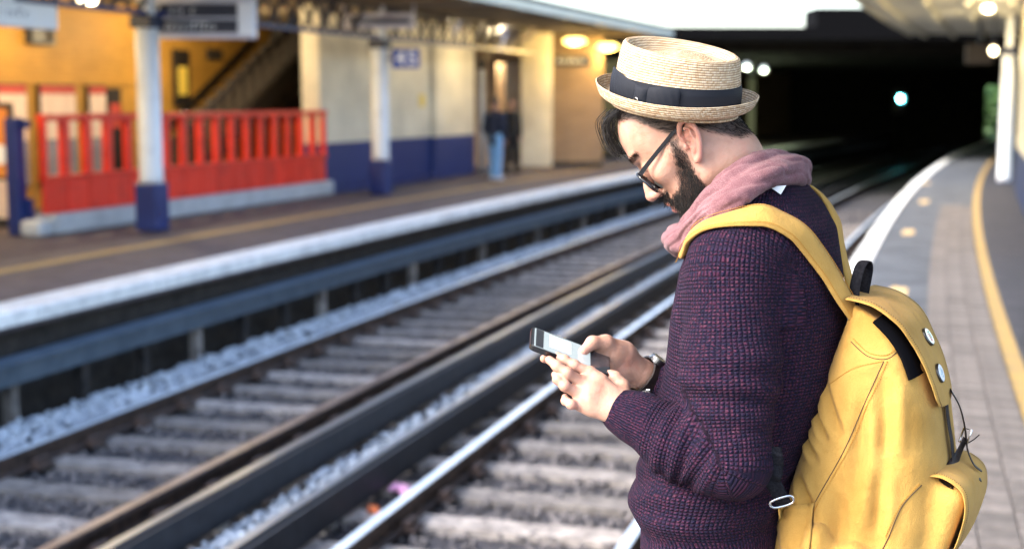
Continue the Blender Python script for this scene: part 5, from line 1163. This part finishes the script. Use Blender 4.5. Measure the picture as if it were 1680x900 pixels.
def ribbon(center, wdir, halfw, thick, name, m, parent, nrm=None, ncross=7, crown_=.0):
    """a strap: centre line, width direction per point, lens-like section"""
    C = np.asarray(center,float); n = len(C); Tn = np.gradient(C,axis=0); Tn /= np.linalg.norm(Tn,axis=1)[:,None]
    Wd = np.asarray(wdir,float); Wd = Wd-Tn*(Wd*Tn).sum(1)[:,None]; Wd /= np.linalg.norm(Wd,axis=1)[:,None]; Nn = np.cross(Tn,Wd)
    if nrm is not None: sg = np.sign((Nn*nrm).sum(1)); Nn = Nn*np.where(sg == 0,1,sg)[:,None]
    hw = np.broadcast_to(halfw,(n,)); xs = np.linspace(-1,1,ncross); K = 2*ncross; V = np.zeros((n,K,3))
    for i, x in enumerate(xs):
        hgt = thick*.5*(1-abs(x)**4*.75)+crown_*(1-x*x); V[:,i] = C+Wd*(x*hw)[:,None]+Nn*hgt; V[:,K-1-i] = C+Wd*(x*hw)[:,None]-Nn*thick*.5*(1-abs(x)**4*.75)
    i = np.arange(n-1)[:,None]; j = np.arange(K)[None]; Q = np.stack([i*K+j,(i+1)*K+j,(i+1)*K+(j+1)%K,i*K+(j+1)%K],-1).reshape(-1,4)
    return link(name, npmesh(name,V.reshape(-1,3),Q), m, parent, True)
def strap_on(pix, bv, fallY, off, seg=6):
    P_ = []; Nn = []
    for (u,v) in pix:
        p_, n_ = cast(bv,u,v)
        if p_ is None: P_.append(W(u,v,fallY)); Nn.append(np.array([0,-1,0.]))
        else: P_.append(np.array(p_)+np.array(n_)*off); Nn.append(np.array(n_))
    return spline(P_,seg), spline(Nn,seg)
# ---- shoulder straps
ctr = spline([W(1146,425,2.41),W(1158,402,2.34),W(1192,372,2.305),W(1245,352,2.296),W(1288,368,2.305),W(1325,400,2.32),W(1356,440,2.335),W(1380,480,2.345),W(1402,516,2.355)],8)
Pn = []; Nn = []
for p_ in ctr:
    a_, n_ = near_pt(sbv,p_); Nn.append(n_ if n_ is not None else np.array([0,-1,0])); d_ = (p_-a_)@n_
    Pn.append(p_ if d_ > .007 else a_+n_*.007)
Pn = np.array(Pn); 
for _ in range(3): Pn[1:-1] = .25*Pn[:-2]+.5*Pn[1:-1]+.25*Pn[2:]
Nn = np.array(Nn)
for _ in range(6): Nn[1:-1] = .25*Nn[:-2]+.5*Nn[1:-1]+.25*Nn[2:]
Tn = np.gradient(Pn,axis=0); Wd = np.cross(Tn,Nn)
ribbon(Pn, Wd, np.interp(np.linspace(0,1,len(Pn)),[0,.12,.35,.9,1],[.010,.014,.0235,.0225,.02]), .011, 'shoulder_strap', M['canvas'], bp, Nn)
for e_ in (-.82,.82):
    Wn = Wd/np.linalg.norm(Wd,axis=1)[:,None]; Nu = Nn/np.linalg.norm(Nn,axis=1)[:,None]
    b = MB(); path = Pn+Wn*.0225*e_+Nu*.0058
    fine = spline(path,5)
    for i in range(0,len(fine)-2,3): b.bar(fine[i],fine[min(i+2,len(fine)-1)],.0012,.0009)
    b.build('stitching', M['thread'], bp)
ctr = spline([W(1302,318,2.60),W(1330,325,2.575),W(1352,352,2.545),W(1372,392,2.52),W(1388,440,2.50),W(1398,480,2.475),W(1412,520,2.44)],8); nn_ = np.tile(nz(Bd*.8+Zd*.2),(len(ctr),1))
C2 = []
for p_ in ctr:
    a_, n_ = near_pt(sbv,p_); d_ = (p_-a_)@n_; C2.append(p_ if d_ > .006 else a_+n_*.006)
ribbon(np.array(C2), np.cross(np.gradient(np.array(C2),axis=0),nn_), .021, .010, 'shoulder_strap', M['canvas'], bp, nn_)
# black grab handle
hc = spline([W(1401,510,2.36),W(1402,475,2.362),W(1410,440,2.368),W(1420,428,2.38),W(1424,440,2.39),W(1418,475,2.395),W(1412,508,2.40)],8); ribbon(hc, np.tile(nz(np.array([.75,0,0])+PL_*.5),(len(hc),1)), .0095, .003, 'grab_handle', M['webbing'], bp)
# lower webbing strap with its metal loop
lc = spline([W(1238,735,2.25),W(1252,768,2.245),W(1272,798,2.25),W(1288,830,2.262)],8); l2 = []
for p_ in lc:
    a_, n_ = near_pt(sbv,p_); d_ = (p_-a_)@n_; l2.append(p_ if d_ > .004 else a_+n_*.004)
ribbon(np.array(l2), np.tile(np.array([1.,.1,-.6]),(len(l2),1)), .0125, .003, 'lower_strap', M['webbing'], bp)
e1, e2, e3, e4 = W(1265,822,2.25), W(1296,812,2.25), W(1300,824,2.252), W(1270,832,2.252); MB().tube(spline([e1,e2,e3,e4],4,True).tolist()+[e1.tolist()],.0022,8,False).build('strap_loop', M['steel'], bp, True)
# corner patch holding the lower strap
def patch(pix, bv, name, m, off=.003, n=9, th=.0025, parent=None):
    """quad patch laid over the bag: pix = four corners"""
    P4 = np.array(pix,float); b = MB(); vs = []
    for j in range(n):
        for i in range(n):
            a_ = i/(n-1); c_ = j/(n-1); uv_ = (P4[0]*(1-a_)+P4[1]*a_)*(1-c_)+(P4[3]*(1-a_)+P4[2]*a_)*c_; h_, nn = cast(bv,*uv_)
            vs.append(np.array(h_)+np.array(nn)*off if h_ is not None else None)
    if any(v is None for v in vs):
        good = [v for v in vs if v is not None]
        if not good: return None
        my = np.mean([g_[1] for g_ in good])
        for k in range(len(vs)):
            if vs[k] is None:
                a_ = (k%n)/(n-1); c_ = (k//n)/(n-1); uv_ = (P4[0]*(1-a_)+P4[1]*a_)*(1-c_)+(P4[3]*(1-a_)+P4[2]*a_)*c_; vs[k] = W(uv_[0],uv_[1],my)
    b.add(vs,[(j*n+i,j*n+i+1,(j+1)*n+i+1,(j+1)*n+i) for j in range(n-1) for i in range(n-1)]); o = b.build(name,m,parent or bp,True); sd = o.modifiers.new('thick','SOLIDIFY'); sd.thickness = th; sd.offset = -1; return o
def stitch(pix, bv, name='stitching', m='thread', off=.0012, dash=True, r=.0011):
    fine = spline(np.array(pix,float),10); pts = []
    for (u,v) in fine:
        h_, n_ = cast(bv,u,v)
        if h_ is not None: pts.append(np.array(h_)+np.array(n_)*off)
    if len(pts) < 3: return
    # resample evenly
    pts = np.array(pts); jump = np.linalg.norm(np.diff(pts,axis=0),axis=1); pts = pts[:1+int(np.argmax(np.append(jump,9.) > .03))]; s_ = np.concatenate([[0],np.cumsum(np.linalg.norm(np.diff(pts,axis=0),axis=1))]); b = MB()
    if s_[-1] < .008: return
    if dash:
        x = 0.
        while x+.0032 < s_[-1]:
            a_ = [np.interp(x,s_,pts[:,k]) for k in range(3)]; c_ = [np.interp(x+.0030,s_,pts[:,k]) for k in range(3)]; b.bar(a_,c_,r,r*.8); x += .0043
    else: b.tube([tuple(p_) for p_ in pts], r, 6)
    b.build(name, M[m], bp)
patch([(1276,830),(1338,824),(1330,905),(1283,905)], pbvh, 'corner_patch', M['canvas'])
stitch([(1281,836),(1336,830)],pbvh,off=.0042); stitch([(1282,838),(1288,898)],pbvh,off=.0042)
stitch([(1400,555),(1425,578),(1455,582),(1474,566)],pbvh); stitch([(1396,560),(1424,584),(1456,588),(1478,570)],pbvh,m='thread_dark',dash=False,r=.0008,off=.0002)
stitch([(1456,592),(1425,660),(1390,740),(1345,820),(1318,880)],pbvh); stitch([(1450,592),(1420,658),(1384,740),(1338,822),(1310,882)],pbvh,m='thread_dark',dash=False,r=.0009,off=.0)
stitch([(1362,630),(1400,604),(1448,592)],pbvh)
stitch([(1512,795),(1480,830),(1458,880),(1448,900)],pbvh,m='thread_dark',dash=False,r=.001,off=.0003); stitch([(1508,793),(1475,830),(1452,882)],pbvh)
# top flap: wraps over the top and down the outer face, standing off it
topc = [bpt(.0,-.13,-.022),bpt(.045,-.13,-.026),bpt(.09,-.13,-.012),bpt(.122,-.13,.014),bpt(.15,-.13,.042),bpt(.17,-.13,.068),bpt(.186,-.13,.092),bpt(.195,-.13,.108)]
fc_ = spline(topc,7); n = len(fc_); hw = np.interp(np.linspace(0,1,n),[0,.25,.45,.85,.95,1],[.1,.098,.08,.062,.048,.012]); wdir = np.tile(PL_,(n,1))
flap = ribbon(fc_, wdir, hw, .0055, 'flap', M['canvas'], bp, None, 11)
fv = np.array([v.co[:] for v in flap.data.vertices]); fq = np.array([p_.vertices[:] for p_ in flap.data.polygons]); fbv = mk_bvh(fv,fq)
for e_ in (.88,):
    b = MB(); path = spline(fc_+wdir*(hw*e_)[:,None]+np.cross(np.gradient(fc_,axis=0)/np.linalg.norm(np.gradient(fc_,axis=0),axis=1)[:,None],wdir)*0,3); tn = np.gradient(path,axis=0); tn /= np.linalg.norm(tn,axis=1)[:,None]; up_ = np.cross(tn,np.tile(PL_,(len(path),1))); sg = np.sign((up_@PB).mean()); path = path+up_*sg*.0034
    for i in range(0,len(path)-2,2): b.bar(path[i],path[i]+(path[i+1]-path[i])*.8,.0011,.0009)
    b.build('stitching', M['thread_dark'], flap)
# black strip standing in for the shaded gap under the flap
lin = spline([bpt(.055,-.115,-.004),bpt(.09,-.115,.014),bpt(.119,-.115,.038),bpt(.141,-.115,.066)],6); ribbon(lin, np.tile(PL_,(len(lin),1)), .086, .022, 'flap_gap_shade', M['flap_gap_shade'], bp)
def badge(u, v, r, mface, marks, label):
    h_, n_ = cast(fbv,u,v)
    if h_ is None: h_, n_ = Vector(W(u,v,2.25)), Vector(nz(PB))
    n_ = np.array(n_); n_ = n_ if n_@np.array([0,-1,0]) > -.2 else -n_; c = np.array(h_)+n_*.0005; t = empty('badge', c, 0, label, 'badge', 'round badges pinned on the backpack flap')
    MB().tube([c,c+n_*.0026,c+n_*.0042],[r,r,r*.9],32).build('back_shell', M['steel_dark'], t, False); MB().tube([c+n_*.0044,c+n_*.0050],[r*.9,r*.82],32).build('face', mface, t)
    ax = nz(np.cross(n_,Zd)); ay = np.cross(ax,n_); b = None
    for (x,y,w_,h2,mm) in marks:
        p0 = c+n_*.0052+ax*x*r+ay*y*r; b = MB(); b.hexa([p0-ax*w_*r-ay*h2*r,p0+ax*w_*r-ay*h2*r,p0+ax*w_*r+ay*h2*r,p0-ax*w_*r+ay*h2*r]+[z_+n_*.0003 for z_ in (p0-ax*w_*r-ay*h2*r,p0+ax*w_*r-ay*h2*r,p0+ax*w_*r+ay*h2*r,p0-ax*w_*r+ay*h2*r)]); b.build('mark', M[mm], t)
badge(1521,553,.0165,M['badge_cream'],[(-.1,.45,.3,.1,'badge_green'),(.2,-.1,.12,.4,'badge_red'),(.1,-.45,.3,.08,'badge_red'),(-.3,0,.1,.3,'badge_green')],'round cream badge with red and green marks, upper one on the flap')
badge(1540,612,.0165,M['badge_white'],[(.05,.2,.08,.35,'badge_blue'),(.2,-.1,.3,.07,'badge_blue'),(-.15,-.4,.25,.09,'badge_blue'),(-.25,.1,.07,.2,'badge_blue')],'round white badge with pale blue marks, lower one on the flap')
# leather closing straps and buckle
s1 = spline([bpt(.178,-.15,.08),bpt(.192,-.15,.11),bpt(.206,-.15,.14),bpt(.222,-.15,.17),bpt(.235,-.15,.2)],7); ribbon(s1, np.tile(PL_,(len(s1),1)), .011, .003, 'leather_strap', M['leather'], bp)
s2_ = spline([bpt(.24,-.165,.225),bpt(.252,-.15,.25),bpt(.258,-.13,.27),bpt(.255,-.11,.285)],7)
def WB(u, v, off=.005):
    h_, n_ = cast(pbvh,u,v)
    if h_ is not None: return np.array(h_)+np.array(n_)*off
    p_ = W(u,v,2.36); a_ = pbvh.find_nearest(Vector(p_)); return W(u,v,a_[0][1])
W3 = [WB(1560,640),WB(1574,665),WB(1583,700),WB(1587,735),WB(1597,760),WB(1610,772)]; s3 = spline(W3,7); ribbon(s3, np.tile(nz(PL_*.9+PB*.3),(len(s3),1)), np.interp(np.linspace(0,1,len(s3)),[0,.8,1],[.010,.008,.003]), .0028, 'strap_tail', M['leather'], bp)
s4 = spline([WB(1584,718),WB(1572,745),WB(1560,772),WB(1551,798)],7); ribbon(s4, np.tile(nz(PL_*.9-PB*.2),(len(s4),1)), .013, .003, 'leather_strap', M['leather'], bp)
s5 = spline([WB(1588,726),WB(1598,720),WB(1606,713)],6); ribbon(s5, np.tile(nz(PL_),(len(s5),1)), .003, .002, 'strap_tail', M['leather'], bp)
s6 = spline([WB(1580,772),WB(1592,780),WB(1604,787)],6); ribbon(s6, np.tile(nz(PL_),(len(s6),1)), .005, .002, 'strap_tail', M['leather'], bp)
bc = WB(1584,714,.007); bx, by = nz(PL_*.5+np.array([.5,0,0])), nz(PU); rect = [bc+bx*x*.0085+by*y*.0125 for x,y in ((-1,-1),(1,-1),(1,1),(-1,1))]; MB().tube([rect[0],rect[1],rect[2],rect[3],rect[0],rect[1]],.0017,8,False).build('buckle', M['steel'], bp, True)
# pocket flap with rounded lower edge
pf = spline([bpt(.205,-.15,.215),bpt(.24,-.15,.205),bpt(.274,-.15,.215),bpt(.29,-.15,.245),bpt(.294,-.15,.285),bpt(.293,-.15,.32),bpt(.288,-.15,.345)],7); n = len(pf); hw = np.interp(np.linspace(0,1,n),[0,.55,.8,.93,1],[.102,.102,.095,.07,.03])
pfl = ribbon(pf, np.tile(PL_,(n,1)), hw, .006, 'pocket_flap', M['canvas'], bp, None, 11)
tn = np.gradient(pf,axis=0); tn /= np.linalg.norm(tn,axis=1)[:,None]; up_ = np.cross(tn,np.tile(PL_,(n,1))); up_ *= np.sign((up_@PB).mean())
for e_ in (.9,):
    b = MB(); path = pf+np.tile(PL_,(n,1))*(hw*e_)[:,None]+up_*.0036
    path = spline(path,3)
    for i in range(0,len(path)-2,2): b.bar(path[i],path[i]+(path[i+1]-path[i])*.8,.0011,.0009)
    b.build('stitching', M['thread_dark'], pfl)
# ================================================================== people on the far platform
def bystander(feet, yaw, h, cols, label, bag=False):
    f_ = np.array([math.sin(yaw),math.cos(yaw),0]); l_ = np.array([-f_[1],f_[0],0]); o_ = np.array(feet); t = empty('person', feet, 0, label, 'person', 'people waiting on the far platform')
    k = h/1.75; pt = lambda f,l,z: o_+f_*f*k+l_*l*k+np.array([0,0,z*k]); MM = np.array([f_,l_,[0,0,1]])
    def go(name, m, fn, hh=.014):
        S = SDF(o_-[.5,.5,.0],o_+[.5,.5,1.95],hh); fn(S); v_, q_ = S.mesh(); return link(name, npmesh(name,v_,q_), m, t, True)
    def bodyf(S):
        S.ell(pt(.01,0,1.62),MM,(.095*k,.075*k,.12*k)); S.cone(pt(0,0,1.52),pt(0,0,1.38),.05,.06,.03); S.cone(pt(0,0,1.35),pt(0,0,.95),.1,.1,.05); S.ell(pt(.1,0,1.61),MM,(.02,.012,.02),.02); S.ell(pt(.09,0,1.53),MM,(.025,.03,.025),.03)
        for s in (-1,1):
            S.chain([pt(0,.17*s,1.36),pt(-.02,.22*s,1.08),pt(.09,.2*s,.85)],[.045,.04,.028],.03); S.cone(pt(.09,.2*s,.85),pt(.12,.19*s,.76),.03,.022,.02)
            S.chain([pt(0,.09*s,.9),pt(.02+.03*s,.1*s,.48),pt(.05*s,.1*s,.08)],[.075,.05,.04],.03)
    go('body', M['skin'], bodyf, .012)
    def jac(S):
        S.chain([pt(0,0,1.34),pt(.01,0,1.1),pt(0,0,.86)],[.125,.13,.14],.05); S.cone(pt(0,.16,1.36),pt(0,-.16,1.36),.075,.075,.06)
        for s in (-1,1): S.chain([pt(0,.19*s,1.36),pt(-.02,.235*s,1.08),pt(.085,.205*s,.87)],[.07,.06,.045],.04)
    go('jacket', cols[0], jac)
    def tro(S):
        S.cone(pt(0,.05,.9),pt(0,-.05,.9),.115,.115,.04)
        for s in (-1,1): S.chain([pt(0,.09*s,.88),pt(.03+.03*s,.1*s,.48),pt(.05*s,.1*s,.1)],[.098,.072,.062],.03)
    go('trousers', cols[1], tro)
    for s in (-1,1):
        go('shoe', cols[2], lambda S: S.ell(pt(.06+.05*s,.1*s,.05),MM,(.15,.055,.05),.0))
    go('hair', cols[3], lambda S: (S.ell(pt(-.015,0,1.655),MM,(.1*k,.085*k,.1*k)), S.ell(pt(.08,0,1.6),MM,(.06,.09,.09),.01,True)))
mat('jacket_navy', (.012,.018,.045), .8); mat('jeans', (.2,.42,.72), .85); mat('shoe_white', (.7,.68,.72), .6); mat('black_cloth', (.008,.008,.009), .85); mat('hair_dark', (.02,.014,.01), .6)
c = T(-7.2,29.7,0); bystander((c[0]+.0,c[1],0), .6, 1.74, (M['jacket_navy'],M['jeans'],M['shoe_white'],M['hair_dark']), 'person in navy jacket and light blue jeans standing near the lit doorway')
bystander((-.02,32.6,0), 2.6, 1.7, (M['black_cloth'],M['black_cloth'],M['black_cloth'],M['hair_dark']), 'person in dark clothes standing behind in front of the yellow doorway')
